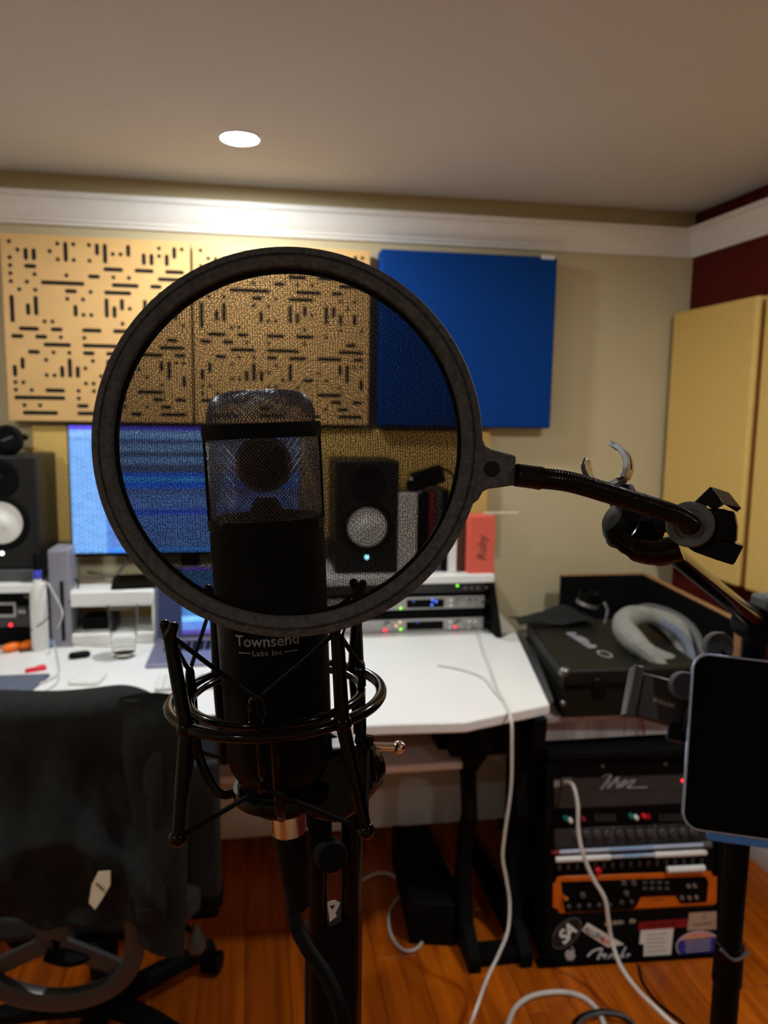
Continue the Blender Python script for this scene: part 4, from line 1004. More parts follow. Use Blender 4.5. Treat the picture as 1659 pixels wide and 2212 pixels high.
obj('badge_lettering', scribble(Te @ Matrix.Translation((0, eb * .52, .0011)), .062, .009, 11, .0004), 'gold_print', bst)
for k in range(4): obj('badge_line', MB().box((0, eb * (.25 - k * .22), .0013), (ea * (1.2 - .1 * (k % 2)), .0028, .0002), Te), 'silver_print', bst)

# ================================================================== OFFICE CHAIR AND JACKET
cy = 1.46
ch = thing('office_chair', 'office chair with grey cross braced back and black base', 'office chair', (-.36, 1.75, 0))
def cp(px, py, y=cy): return at_y(px, py, y)
U = spline([cp(291, 1975), cp(292, 2030), cp(282, 2085), cp(235, 2132), cp(150, 2158), cp(60, 2152), cp(-20, 2120), cp(-75, 2060), cp(-95, 1980), cp(-95, 1700), cp(-60, 1560), cp(90, 1530), cp(250, 1545), cp(285, 1700), cp(291, 1850)], 8, True)
def strap_mb(path, wd, dp, closed=False, nrm=V((0, -1, 0))):
    """flat moulded bar along a path facing nrm, with rounded edges"""
    N = len(path); vs = []; K = 10
    for i, q in enumerate(path):
        a = path[(i - 1) % N] if closed or i else q; b = path[(i + 1) % N] if closed or i < N - 1 else q
        t_ = (b - a).normalized(); s_ = t_.cross(nrm).normalized(); n_ = s_.cross(t_)
        w_ = wd(i / (N - 1)) if callable(wd) else wd
        for k in range(K):
            an = 2 * math.pi * k / K; ca, sa = math.cos(an), math.sin(an)
            vs.append(q + s_ * (w_ / 2 * math.copysign(abs(ca) ** .6, ca)) + n_ * (dp / 2 * math.copysign(abs(sa) ** .6, sa)))
    m = N if closed else N - 1
    fs = [(i * K + k, i * K + (k + 1) % K, ((i + 1) % N) * K + (k + 1) % K, ((i + 1) % N) * K + k) for i in range(m) for k in range(K)]
    if not closed: fs += [tuple(range(K))[::-1], tuple((N - 1) * K + k for k in range(K))]
    return MB().add(vs, fs)
obj('back_frame', strap_mb(U, .040, .030, True), 'frame_grey', ch)
for a, c in (((110, 2030), (262, 2092)), ((118, 2030), (-50, 2108)), ((110, 2045), (-60, 1560)), ((118, 2045), (270, 1560))):
    p, q = cp(*a, cy + .012), cp(*c, cy + .012)
    obj('cross_brace', strap_mb(spline([p, p.lerp(q, .33), p.lerp(q, .66), q], 5), .036, .018), 'frame_grey', ch)
obj('seat', MB().prism(rrect(.48, .46, .08, 8), .40, .47, Matrix.Translation((-.36, 1.78, 0))), 'mesh_seat', ch, bevel=.02, seg=3)
obj('seat_pan', MB().prism(rrect(.36, .34, .05, 6), .36, .40, Matrix.Translation((-.36, 1.76, 0))), 'black_matte', ch)
obj('back_bracket', strap_mb(spline([V((-.36, 1.70, .38)), V((-.36, 1.55, .385)), V((-.36, 1.475, .43)), cp(114, 2040, cy + .02)], 6), .07, .02, nrm=V((0, -.4, 1))), 'black_matte', ch)
obj('gas_column', MB().cyl((-.36, 1.76, .07), (-.36, 1.76, .37), .028, .025, 20), 'black_matte', ch)
hub = V((-.36, 1.76, .085))
for k in range(5):
    a = math.radians(36 + 72 * k); e = hub + V((math.cos(a) * .29, math.sin(a) * .29, -.012))
    lg = obj('base_leg', MB().tube([hub, hub.lerp(e, .5) + V((0, 0, .004)), e], [.030, .026, .021], 10), 'black_matte', ch)
    cst = e + V((0, 0, -.0))
    ax = V((-math.sin(a + .6), math.cos(a + .6), 0)); q = V((e.x, e.y, .030))
    obj('caster', MB().cyl(q - ax * .024, q + ax * .024, .0295, n=20), 'black', lg, bevel=.004)
# arm: padded top, side panel and adjusting lever
p, q = at_y(395, 1650, 1.60), at_y(478, 1985, 1.60)
for sx, nm in ((1, 0), (-1, 1)):
    xa, xb = (p.x, q.x) if sx > 0 else (-.72 - q.x - .0, -.72 - p.x)
    x0_, x1_ = min(xa, xb), max(xa, xb)
    obj('arm_panel', MB().span((x0_, 1.60, q.z + .045), (x1_, 1.64, p.z)), 'arm_grey', ch, bevel=.014, seg=3)
    obj('arm_pad', MB().span((x0_ + .004, 1.61, p.z - .03), (x1_ - .004, 1.86, p.z + .004)), 'black_matte', ch, bevel=.012, seg=3)
    obj('arm_foot', MB().span((x0_ + .005, 1.598, q.z), (x1_ - .004, 1.66, q.z + .06)), 'black_matte', ch, bevel=.012, seg=3)
    obj('arm_bracket', MB().span((min(x0_, -.36 + sx * .1), 1.66, .372), (max(x1_, -.36 + sx * .1), 1.72, .394)), 'black_matte', ch)
lv = at_y(424, 2032, 1.58)
obj('tilt_lever', MB().lathe([(.0005, .042), (.006, .030), (.014, .012), (.020, -.004), (.021, -.014), (.016, -.024), (.006, -.030), (.0005, -.031)], 24, Matrix.Translation(lv)), 'frame_grey', ch)
obj('lever_rod', MB().cyl(lv + V((0, .012, .0)), V((-.24, 1.72, .37)), .006, n=10), 'black_matte', ch)

# charcoal jacket hung over the chair back
jk = thing('jacket', 'charcoal knit jacket hung over the chair back', 'jacket', (-.36, 1.42, .5))
JT = cp(150, 1503, 1.45).z
xl_, xr_ = -.62, cp(355, 1510, 1.44).x
def top_z(x): return JT + .004 * math.sin(x * 21) - .045 * max(0, (x - (xr_ - .10)) / .10) ** 2
def fold(x, z):
    """hanging folds: swags swinging down from the sleeve side"""
    u = (x + .45) / .25; v = (JT - z) / .45
    s_ = .034 * (.6 - abs(math.sin(4.6 * (v * 1.1 - .55 * u * u + .35 * u)))) * min(1, v * 2.2)
    s_ += .018 * (.6 - abs(math.sin(5.5 * (u * .8 - v * .9) + .5))) * min(1, v * 1.6) + .006 * math.sin(17 * u + 5 * v) * min(1, v * 2)
    s_ += .018 * math.exp(-((u - 1.02) / .16) ** 2) * min(1, 3 * v) - .020 * math.exp(-((u - .78) / .14) ** 2 - ((v - .42) / .28) ** 2)
    return s_
BZ = .565
def drape(u, v):
    x = xl_ + (xr_ - xl_) * u; tz = top_z(x)
    if v < .14:                                  # far side
        z = tz - .02 - (.14 - v) / .14 * .24; return V((x, 1.515, z))
    if v < .24:                                  # over the top edge
        a = math.pi * (v - .14) / .10; return V((x, 1.464 + .051 * math.cos(a), tz - .02 + .02 * math.sin(a)))
    k = (v - .24) / .76; hem = BZ + .020 * math.sin(u * 5 + .6) - .03 * (u > .0) * math.sin(u * 3.1)
    z = (tz - .02) * (1 - k) + hem * k
    return V((x, 1.412 - max(fold(x, z), -.022) - .012 * k, z))
obj('body', MB().grid(drape, 70, 90), 'jacket', jk, solid=.006, smooth=180)
hemp = [drape(i / 40, .93) + V((0, -.003, 0)) for i in range(41)]
obj('hem_seam', MB().tube(hemp, .0022, 6), 'jacket', jk)
# sleeve hanging at the side
def sleeve(u, v):
    a = 2 * math.pi * u
    c0 = [(318, 1512, .050), (322, 1560, .055), (333, 1640, .056), (345, 1760, .050), (348, 1880, .049), (352, 1980, .047), (350, 2045, .043)]
    k = v * (len(c0) - 1); i = min(int(k), len(c0) - 2); f = k - i
    px, py, w_ = (c0[i][j] * (1 - f) + c0[i + 1][j] * f for j in range(3))
    q = at_y(px, py, 1.405)
    rr_ = 1 + .07 * math.sin(3 * a + 6 * v) + .05 * math.sin(5 * a - 9 * v)
    yy = .022 + .006 * math.sin(v * 14 + a)
    return V((q.x + w_ * math.cos(a) * rr_, q.y + .01 + yy * math.sin(a), q.z - .012 * (v > .97) * (1 + math.cos(a))))
obj('sleeve', MB().grid(sleeve, 36, 60), 'jacket', jk, smooth=180)
cl_ = [cp(212, 1884, 1.372), cp(238, 1882, 1.372), cp(238, 1912, 1.367), cp(222, 1940, 1.362), cp(205, 1965, 1.367), cp(192, 1950, 1.372), cp(198, 1912, 1.372)]
lb = MB(); n = len(cl_)
lb.add([q - V((0, .0, 0)) for q in cl_] + [q + V((0, .002, 0)) for q in cl_], [tuple(range(n)), tuple(range(n, 2 * n))[::-1]] + [(i, (i + 1) % n, n + (i + 1) % n, n + i) for i in range(n)])
clb = obj('care_label', lb, 'cream', jk, label='cream cloth care label')
lb2 = MB().tube([cp(207, 1908, 1.368), cp(224, 1922, 1.363)], .0018, 6)
obj('label_crease', lb2, 'brown', clb)

# ================================================================== CABLES ON THE FLOOR AND OFF THE DESK
ev = [at_z(1030, 1362, zc), at_z(1040, 1400, zc), at_z(1056, 1440, zc), at_z(1072, 1485, zc), at_z(1092, 1522, zc), at_y(1104, 1552, 1.742), at_y(1106, 1600, 1.722), at_y(1104, 1700, 1.715), at_y(1092, 1790, 1.71), at_y(1086, 1850, 1.705),
      at_y(1094, 1900, 1.70), at_y(1101, 1950, 1.69), at_y(1097, 2010, 1.66), at_y(1078, 2060, 1.62), at_y(1050, 2120, 1.57), at_y(1020, 2205, 1.50), at_z(985, 2290, .004)]
cable('desk_cable', ev, .0040, 'cable', 'long white cable running off the desk corner down to the floor', group='long white cables', k=10)
cable('desk_cable', dz((945, 1437), (975, 1442), (1010, 1450), (1045, 1466), (1066, 1492), (1082, 1510)), .0034, 'cable', 'short white cable end lying across the bare desk', group='long white cables')
rc = [TR @ V((*face(1218, 1690, .004), .006)), TR @ V((*face(1228, 1688, .02), .03)), at_y(1240, 1702, 1.80), at_y(1248, 1740, 1.775), at_y(1249, 1790, 1.76), at_y(1258, 1840, 1.74), at_y(1280, 1895, 1.72), at_y(1306, 1940, 1.70), at_y(1314, 1985, 1.69), at_y(1321, 2030, 1.68),
      at_y(1340, 2085, 1.64), at_y(1375, 2135, 1.59), at_y(1420, 2180, 1.54), at_y(1470, 2222, 1.49), at_z(1560, 2270, .006)]
cable('usb_cable', rc, .0052, 'cable', 'white cable plugged into the floor rack and trailing forward', group='long white cables', k=10)
cable('floor_cable', [at_z(*q, .007) for q in ((1085, 2260), (1100, 2205), (1118, 2172), (1155, 2150), (1210, 2143), (1255, 2152), (1285, 2175), (1300, 2200), (1318, 2250))], .0065, 'cable', 'white cable arching over the floor in front of the rack', group='long white cables')
cable('floor_cable', [at_z(*q, .005) for q in ((1380, 2085), (1388, 2120), (1420, 2165), (1470, 2205), (1500, 2240))], .0035, 'black_cable', 'thin dark cable on the floor beside the trailing white cable', group='dark floor cables')
rg = [at_z(1302 + 66 * math.cos(a), 2222 + 38 * math.sin(a), .010 + .003 * math.sin(3 * a)) for a in [2 * math.pi * i / 40 for i in range(40)]]
lone('coiled_cable', MB().tube(rg, .0055, 8, closed=True), 'black_cable', 'black cable coiled on the floor at the picture bottom', 'cable', 'dark floor cables')
rg = [at_z(1310 + 60 * math.cos(a), 2218 + 30 * math.sin(a), .020 + .004 * math.sin(4 * a)) for a in [2 * math.pi * i / 40 for i in range(40)]]
lone('coiled_cable', MB().tube(rg, .0045, 8, closed=True), 'grey_plastic', 'grey braided cable coiled on top of the black one', 'cable', 'dark floor cables')
cable('floor_cable', [at_z(*q, .006) for q in ((740, 1880), (760, 1905), (785, 1899), (812, 1887), (838, 1887), (865, 1902), (893, 1926), (915, 1946))], .0045, 'cable', 'white cable crossing the floor behind the microphone stand', group='long white cables')
cable('floor_cable', [at_z(*q, .0075) for q in ((885, 1922), (858, 1942), (842, 1970), (840, 2000), (852, 2034), (875, 2053), (898, 2050), (914, 2032), (926, 2008), (932, 1990))], .0045, 'cable', 'white cable loop lying on the floor beside the stand', group='long white cables')
# foot of the desk's power strip box under the desk
lone('storage_box', MB().prism([(.42, 1.96), (.545, 1.93), (.55, 2.35), (.44, 2.37)], 0, .13), 'black_matte', 'low black box on the floor under the desk', 'box', bevel=.006)

# ================================================================== MICROPHONE, SHOCK MOUNT, STAND
MB0, MT = at_depth(612, 1735, .440), at_depth(561, 848, .414)
ax = (MT - MB0); ML = ax.length; ax.normalize()
fr_ = (V((CAM.x, CAM.y, 0)) - V((MB0.x, MB0.y, 0))); fr_ = (fr_ - ax * fr_.dot(ax)).normalized(); rt_ = ax.cross(-fr_).normalized()
if rt_.dot(rgt) < 0: rt_ = -rt_
TM = basis(MB0, rt_, -fr_, ax)               # local x right, y away from the viewer, z up the microphone
def ml(u, v, w_): return TM @ V((u, -v, w_))  # v towards the viewer
def pol(r_, deg, w_):                         # degrees from the front, positive to the right
    a = math.radians(deg); return ml(r_ * math.sin(a), r_ * math.cos(a), w_)
MR = .0312; W1, W2, W3 = .1600, .2085, .2162   # basket bottom, band bottom, band top
mi = thing('condenser_microphone', 'large black studio microphone with wire mesh head', 'microphone', MB0)
obj('body', MB().lathe([(.016, -.002), (.0180, .0), (.0190, .004), (.0228, .007), (.0238, .011), (.0228, .0125), (.0222, .0135), (.0284, .0255), (.0294, .0290), (.0305, W1 * .6), (MR, W1 - .004), (MR - .0006, W1), (.010, W1)], 64, TM), 'black', mi)
obj('base_ring', MB().ring([(.0215, .0085), (.0252, .0075), (.0260, .0105), (.0252, .0135), (.0215, .0125)], 56, TM), 'black_gloss', mi)
obj('lower_band', MB().ring([(MR - .002, W1), (MR + .0006, W1), (MR + .0008, W1 + .0045), (MR - .0005, W1 + .006), (MR - .002, W1 + .006)], 64, TM), 'black_gloss', mi)
obj('upper_band', MB().ring([(MR - .002, W2), (MR + .0006, W2), (MR + .0012, W2 + .003), (MR + .0006, W3), (MR - .002, W3)], 64, TM), 'black', mi)
for d_ in (-86, 94):
    q0, q1 = pol(MR - .0006, d_, W1), pol(MR - .0006, d_, W2)
    obj('basket_post', strap_mb([q0, q0.lerp(q1, .5), q1], .0075, .0022, nrm=(q0 - ml(0, 0, W1)).normalized()), 'black', mi)
# woven wire mesh: two families of crossing wires over the basket and over the dome
def wires(fn, nw, turns, seg, rad):
    b = MB()
    for sgn in (1, -1):
        for i in range(nw):
            pts = []
            for k in range(seg + 1):
                f = k / seg; a = 2 * math.pi * (i / nw + sgn * turns * f)
                pts.append(fn(a, f, sgn * (1 if (k + i) % 2 else -1)))
            b.tube(pts, rad, 4, cap=False)
    return b
HB = W2 - W1 - .005
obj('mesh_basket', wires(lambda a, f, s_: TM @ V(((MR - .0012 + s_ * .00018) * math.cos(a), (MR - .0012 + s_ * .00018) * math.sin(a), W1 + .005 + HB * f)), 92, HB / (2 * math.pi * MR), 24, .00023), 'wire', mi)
DH = ML - W3 + .001
def dome(a, f, s_):
    th = f * math.pi / 2 * .985; e = .42
    r_ = (MR - .0022) * math.cos(th) ** e; h = DH * math.sin(th) ** .75
    return TM @ V(((r_ + s_ * .0002) * math.cos(a), (r_ + s_ * .0002) * math.sin(a), W3 + h))
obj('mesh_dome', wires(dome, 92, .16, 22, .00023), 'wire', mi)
capc = ml(0, 0, .1945)
cps = obj('capsule', MB().lathe([(.0150, -.006), (.0150, .006), (.0128, .0068), (.0120, .0062), (.0005, .0062)], 40, frame(capc, fr_)), 'black', mi)
obj('capsule_rim', MB().ring([(.0128, .0055), (.0152, .0055), (.0152, .0075), (.0128, .0075)], 40, frame(capc, fr_)), 'alu', cps)
obj('capsule_saddle', MB().lathe([(.010, W1), (.009, W1 + .010), (.005, W1 + .016)], 20, TM), 'black', mi)
def wrap_at(w0, a0):
    def f(q):
        r0_ = .0294 + .0011 * (w0 + q[1] - .029) / (W1 * .6 - .029) if w0 < W1 * .6 else .0305 + .0007 * (w0 + q[1] - W1 * .6) / (W1 * .4 - .004)
        a = a0 + q[0] / MR; r_ = r0_ + .0001 + q[2]
        return TM @ V((r_ * math.sin(a), -r_ * math.cos(a), w0 + q[1]))
    return f
ta = -.10
obj('maker_name', text_mb('Townsend', .0084, None, .0001, spacing=1.0, bold=.0001, wrap=wrap_at(.1035, ta)), 'grey_print', mi, label='grey printed maker name')
obj('maker_line', text_mb('Labs Inc', .0043, None, .0001, spacing=1.15, wrap=wrap_at(.0974, ta)), 'grey_print', mi)
for s_ in (-1, 1):
    f = wrap_at(.0974, ta); b = MB()
    xs = [s_ * (.0090 + .0072 * k / 5) for k in range(6)]
    b.add([f((x, y, .0001)) for x in xs for y in (-.00025, .00025)], [(2 * k, 2 * k + 2, 2 * k + 3, 2 * k + 1) for k in range(5)])
    obj('maker_rule', b, 'grey_print', mi, solid=.0002)
f = wrap_at(.1235, ta - .02); b = MB()
b.tube([f((.0088 * math.cos(a), .0088 * math.sin(a), .0)) for a in [2 * math.pi * i / 48 for i in range(48)]], .00022, 4, closed=True)
obj('round_emblem', b, 'grey_plastic', mi)

# connector and cable
xc = thing('microphone_cable', 'black cable with bright metal connector hanging below the microphone', 'cable', at_depth(740, 2212, .47))
k0 = ml(.0028, .002, -.001); k1 = ml(.0030, .002, -.0165); k2 = ml(.0045, .003, -.038); k3 = ml(.006, .004, -.060)
obj('connector_shell', MB().cyl(k0, k1, .0098, .0098, 32), 'satin_nickel', xc)
obj('connector_grip', MB().cyl(k1, k2, .0102, .0094, 32), 'black', xc)
obj('strain_relief', MB().cyl(k2, k3, .0090, .0068, 28), 'black_matte', xc)
cb_ = spline([k3, at_depth(632, 1950, .475), at_depth(640, 2000, .475), at_depth(665, 2050, .47), at_depth(705, 2110, .465), at_depth(735, 2180, .46), at_depth(745, 2260, .46), at_depth(740, 2420, .47)], 10)
obj('cord', MB().tube(cb_, .0046, 12), 'black_cable', xc)

# shock mount: outer ring with four posts, inner ring with hooks, elastic cords between them
sm = thing('shock_mount', 'glossy black wire shock mount with elastic cords around the microphone', 'shock mount', MB0)
WR_ = .0640; RO_, RI_ = .0588, .0475
def circ(r_, w_, n=72): return [pol(r_, 360 * i / n, w_) for i in range(n)]
obj('outer_ring', MB().tube(circ(RO_, WR_), .0031, 12, closed=True), 'black_gloss', sm)
obj('inner_ring', MB().tube(circ(RI_, WR_ + .001), .0023, 12, closed=True), 'black_gloss', sm)
PA = [-50, 34, 128, 218]; HA = [-10, 80, 170, 262]
WT, WB = .1120, .0065
tops = []; bots = []
for a, da in zip(PA, (-4, 6, 4, -4)):
    tp, md, bt = pol(.0630, a - 3, WT), pol(.0592, a, WR_), pol(.0660, a + da, WB)
    pst_ = obj('post', MB().tube([tp, md], [.0034, .0038], 12).tube([md, bt], [.0038, .0033], 12), 'black_gloss', sm)
    obj('post_knuckle', MB().ball(md, .0052, 14), 'black_gloss', pst_)
    obj('post_end', MB().ball(bt, .0048, 14), 'black_gloss', pst_)
    hv = (pol(1, a + 90, 0) - ml(0, 0, 0)).normalized()
    for s_ in (-1, 1):
        hn_ = obj('post_horn', MB().tube([tp, tp + hv * s_ * .004 + ax * .005], [.0036, .0026], 10), 'black_gloss', sm)
        obj('horn_tip', MB().ball(tp + hv * s_ * .004 + ax * .0055, .0028, 10), 'black_gloss', hn_)
    tops.append(tp); bots.append(bt)
hu, hd = [], []
for a in HA:
    s_ = 4.0
    uh = [pol(RI_, a - s_, WR_), pol(RI_ + .001, a - s_, .0735), pol(RI_ + .001, a - s_ * .8, .0785), pol(RI_ + .001, a, .0810), pol(RI_ + .001, a + s_ * .8, .0785), pol(RI_ + .001, a + s_, .0735), pol(RI_ + .001, a + s_, .067)]
    obj('upper_hook', MB().tube(spline(uh, 5), .0019, 8), 'black_gloss', sm)
    lh = [pol(RI_, a, WR_), pol(RI_, a, .046), pol(RI_ - .0005, a, .035), pol(RI_ + .003, a, .033), pol(RI_ + .004, a, .039)]
    obj('lower_hook', MB().tube(spline(lh, 5), .0022, 8), 'black_gloss', sm)
    rod_ = [pol(RI_, a + 9, WR_), pol(RI_ - .002, a + 9, .036), pol(RI_ - .008, a + 9, .016), pol(RI_ - .014, a + 9, .009), pol(.026, a + 9, .0095)]
    obj('cradle_rod', MB().tube(spline(rod_, 6), .0026, 8), 'black_gloss', sm)
    hu.append(pol(RI_ + .001, a, .0795)); hd.append(pol(RI_ + .002, a, .0335))
for i in range(4):
    for j, h in ((i, hu[i]), ((i + 1) % 4, hu[i])):
        # hook i lies between posts i and i+1
        tp = tops[j]; obj('elastic_cord', MB().tube([tp + ax * .001, tp.lerp(h, .5), h], .0013, 8), 'black_matte', sm)
        bt = bots[j]; obj('elastic_cord', MB().tube([bt, bt.lerp(hd[i], .5), hd[i]], .0014, 8), 'black_matte', sm)
obj('cradle_cup', MB().ring([(.0245, .006), (.0275, .006), (.0280, .0100), (.0275, .013), (.0252, .013)], 56, TM), 'black_gloss', sm)
# swivel with its T lever, and the arm to the stand
sv = at_depth(762, 1662, .478)
arm = spline([pol(.060, 75, .038), pol(.055, 75, .020), pol(.045, 78, .008), pol(.034, 60, .004), pol(.022, 55, .002)], 6)
obj('yoke', MB().prism([(.018, .030), (.052, .034), (.054, .012), (.046, -.004), (.030, -.012), (.014, -.006), (.012, .010)], -.010, .014, basis(ml(0, -.004, 0), rt_, ax, fr_)), 'black_gloss', sm, bevel=.004, seg=3)
obj('swivel_disc', MB().lathe([(.006, -.009), (.0185, -.009), (.0195, -.006), (.0195, .006), (.0185, .009), (.006, .009)], 40, frame(sv, (.55, .8, .1))), 'black_gloss', sm)
obj('swivel_hub', MB().cyl(sv - V((.02, .0, -.004)), sv + V((.01, .004, .0)), .0065, n=20), 'satin_nickel', sm)
l0, l1 = at_depth(766, 1610, .485), at_depth(862, 1614, .49)
obj('lever_bar', MB().cyl(l0, l1, .0026, n=16), 'chrome', sm)
obj('lever_ball', MB().ball(l1, .0042, 20), 'chrome', sm)

# stand: two upright tubes in a sleeve, clutch wheel, cast foot
sd = thing('microphone_stand', 'black upright stand of two tubes below the shock mount', 'microphone stand', V((.05, .53, 0)))
ta_, tb_ = at_depth(686, 1900, .52), at_depth(759, 1900, .525)
zt_ = at_depth(675, 1750, .50).z; zr = at_depth(759, 1640, .50).z
zs = at_depth(720, 1960, .53).z
obj('inner_tube', MB().cyl((ta_.x, ta_.y, .10), (ta_.x, ta_.y, zt_), .0066, n=24), 'black_gloss', sd)
obj('collar', MB().cyl((ta_.x - .001, ta_.y, at_depth(675, 1850, .51).z), (ta_.x - .001, ta_.y, zt_ + .008), .0105, n=28), 'black', sd, bevel=.001)
obj('outer_tube', MB().cyl((tb_.x, tb_.y, .10), (tb_.x, tb_.y, zr), .0073, n=24), 'black_gloss', sd)
mx_ = (ta_.x + tb_.x) / 2
def sleeve_mb():
    b = MB(); pl = [(q[0], q[1]) for q in rrect(tb_.x - ta_.x + .0165, .022, .0105, 8)]
    vs = [(mx_ + x, ta_.y + .004 + y, .1) for x, y in pl] + [(mx_ + x, ta_.y + .004 + y, zs + .010 * (-x / .018) * 0 - (.010 if x < -.006 else 0)) for x, y in pl]; n = len(pl)
    return b.add(vs, [tuple(range(n))[::-1], tuple(range(n, 2 * n))] + [(i, (i + 1) % n, n + (i + 1) % n, n + i) for i in range(n)])
obj('sleeve', sleeve_mb(), 'black_matte', sd, smooth=50)
kc = at_depth(713, 1846, .505)
obj('clutch_wheel', MB().lathe([(.004, -.006), (.0095, -.0055), (.0105, -.004), (.0105, .004), (.0095, .0055), (.0005, .0058)], 36, frame(kc, (.25, -1, .12))), 'black_matte', sd)
obj('clutch_bolt', MB().cyl(kc, V((ta_.x, ta_.y, kc.z)), .004, n=12), 'chrome', sd)
obj('cast_foot', MB().lathe([(.14, 0), (.14, .012), (.12, .022), (.03, .035), (.02, .11), (.001, .11)], 48, Matrix.Translation((mx_, ta_.y, 0))), 'black_matte', sd)
yk = ta_.y + .004 - .0112
pts = [(707, 1948), (724, 1944), (734, 1950), (724, 1972), (727, 1978), (712, 1990), (711, 1975), (708, 1962)]
P = [at_y(*q, yk) for q in pts]
vs = [(q.x, yk - .0006, q.z) for q in P] + [(q.x, yk, q.z) for q in P]; n = len(P)
obj('white_mark', MB().add(vs, [tuple(range(n)), tuple(range(n, 2 * n))[::-1]] + [(i, (i + 1) % n, n + (i + 1) % n, n + i) for i in range(n)]), 'white_print', sd)
P = [at_y(*q, yk) for q in [(712, 1956), (724, 1953), (718, 1963)]]
obj('mark_gap', MB().add([(q.x, yk - .0009, q.z) for q in P] + [(q.x, yk - .0006, q.z) for q in P], [(0, 1, 2), (3, 5, 4), (0, 3, 4, 1), (1, 4, 5, 2), (2, 5, 3, 0)]), 'black_print', sd)

# ================================================================== POP FILTER
pc = at_depth(623, 957, .32)
pn = (-fwd + rgt * .025 - upv * .02).normalized()
px_ = (rgt - pn * rgt.dot(pn)).normalized(); TP = frame(pc, pn, px_)
pf = thing('pop_filter', 'round black mesh pop filter in front of the microphone', 'pop filter', pc)
k_ = .32 / F
RA = 421 * k_
obj('rim', MB().ring([(RA - .0080, -.005), (RA - .0088, -.0035), (RA - .0088, .0012), (RA - .0082, .0020), (RA - .0046, .0028), (RA - .0040, .0022), (RA - .0036, .0014), (RA - .0030, .0022), (RA - .0004, .0016), (RA, .0004), (RA, -.004), (RA - .001, -.005)], 160, TP), 'black_rough', pf, smooth=30)
obj('inner_hoop', MB().tube([TP @ V(((RA - .0093) * math.cos(a), (RA - .0093) * math.sin(a), -.0030)) for a in [2 * math.pi * i / 160 for i in range(160)]], .0011, 8, closed=True), 'black_gloss', pf)
def net(z, rot):
    T = TP @ Matrix.Translation((0, 0, z)) @ Matrix.Rotation(rot, 4, 'Z')
    o = obj('mesh_net', MB().lathe([(RA - .0090, 0), (RA * .66, .0002), (RA * .33, .0003), (.0002, .0003)], 96, Matrix.Identity(4), cap=False), 'net', None)
    o.location = (0, 0, 0); o.parent = pf; o.matrix_basis = Matrix.Translation(-pc) @ T
    return o
net(-.0005, 0); net(-.0042, .035)
# side bracket with its hole
def pp(px, py): d = TP.inverted() @ at_depth(px, py, .32); return (d.x, d.y)
tabp = [pp(*q) for q in ((1030, 940), (1042, 945), (1050, 962), (1062, 970), (1116, 984), (1116, 1048), (1056, 1056), (1044, 1062), (1034, 1080), (1020, 1090))]
obj('side_bracket', MB().prism(tabp, -.005, .0015, TP), 'black_rough', pf, bevel=.0008)
hx, hy = pp(1063, 1013)
obj('bracket_hole', MB().lathe([(.0034, -.0052), (.0034, .0017), (.0032, .0018), (.0005, .0018)], 28, TP @ Matrix.Translation((hx, hy, 0))), 'black_felt', pf)
g0, g1 = at_depth(1113, 1026, .3215), at_depth(1166, 1033, .324)
obj('ferrule', MB().cyl(g0, g1, .0049, n=28), 'black_gloss', pf, bevel=.0006)
obj('ferrule_lip', MB().cyl(g1 - (g1 - g0).normalized() * .0012, g1 + (g1 - g0).normalized() * .0004, .0050, n=28), 'black_gloss', pf)
gp = spline([g1, at_depth(1230, 1041, .328), at_depth(1310, 1064, .335), at_depth(1400, 1092, .345), at_depth(1460, 1112, .355), at_depth(1492, 1132, .366)], 110)
L = 0; rs = [.0047]
for i in range(1, len(gp)):
    L += (gp[i] - gp[i - 1]).length; rs.append(.00435 + .00022 * math.sin(2 * math.pi * L / .00135))
obj('gooseneck', MB().tube(gp, rs, 14), 'black_gloss', pf, smooth=60)
# clamp
dc = at_depth(1490, 1133, .372); dn = (CAM - dc).normalized(); dn = (dn - rgt * .10).normalized(); TD = frame(dc, dn, rgt)
k2 = .372 / F
obj('clamp_washer', MB().ring([(.0040, -.004), (50 * k2, -.004), (50 * k2, -.0005), (47 * k2, .0004), (34 * k2, .0004), (33 * k2, -.0002), (24 * k2, -.0002), (22 * k2, .0006), (.0040, .0006)], 56, TD), 'grey_plastic', pf)
obj('washer_bead', MB().ring([(20 * k2, .0002), (22.5 * k2, .0002), (22.5 * k2, .0016), (20 * k2, .0016)], 48, TD), 'black_gloss', pf)
obj('neck_seat', MB().lathe([(.0046, -.002), (.0046, .0016), (.0005, .0016)], 24, TD), 'black_gloss', pf)
def dp_(px, py): d = TD.inverted() @ at_depth(px, py, .380); return (d.x, d.y)
obj('clamp_jaw', MB().prism([dp_(*q) for q in ((1498, 1088), (1538, 1052), (1556, 1075), (1562, 1086), (1545, 1100), (1536, 1098), (1530, 1090), (1500, 1102))], -.022, -.004, TD), 'black', pf, bevel=.0006)
def dpq(px, py, dep): return at_depth(px, py, dep)
jaw = [dpq(1538, 1052, .378), dpq(1574, 1064, .392), dpq(1600, 1097, .394), dpq(1590, 1105, .392), dpq(1562, 1088, .378), dpq(1545, 1100, .378)]
jb = [q + dn * -.012 for q in jaw]; n = 6
obj('clamp_jaw_facet', MB().add(jaw + jb, [(0, 1, 2, 4), (2, 3, 4), (0, 4, 5)] + [tuple(range(n, 2 * n))[::-1]] + [(i, (i + 1) % n, n + (i + 1) % n, n + i) for i in range(n)]), 'black', pf, smooth=10)
obj('clamp_back', MB().prism([dp_(*q) for q in ((1500, 1098), (1566, 1100), (1588, 1108), (1594, 1138), (1592, 1170), (1570, 1168), (1520, 1172), (1480, 1160))], -.024, -.006, TD), 'black', pf, bevel=.0008)
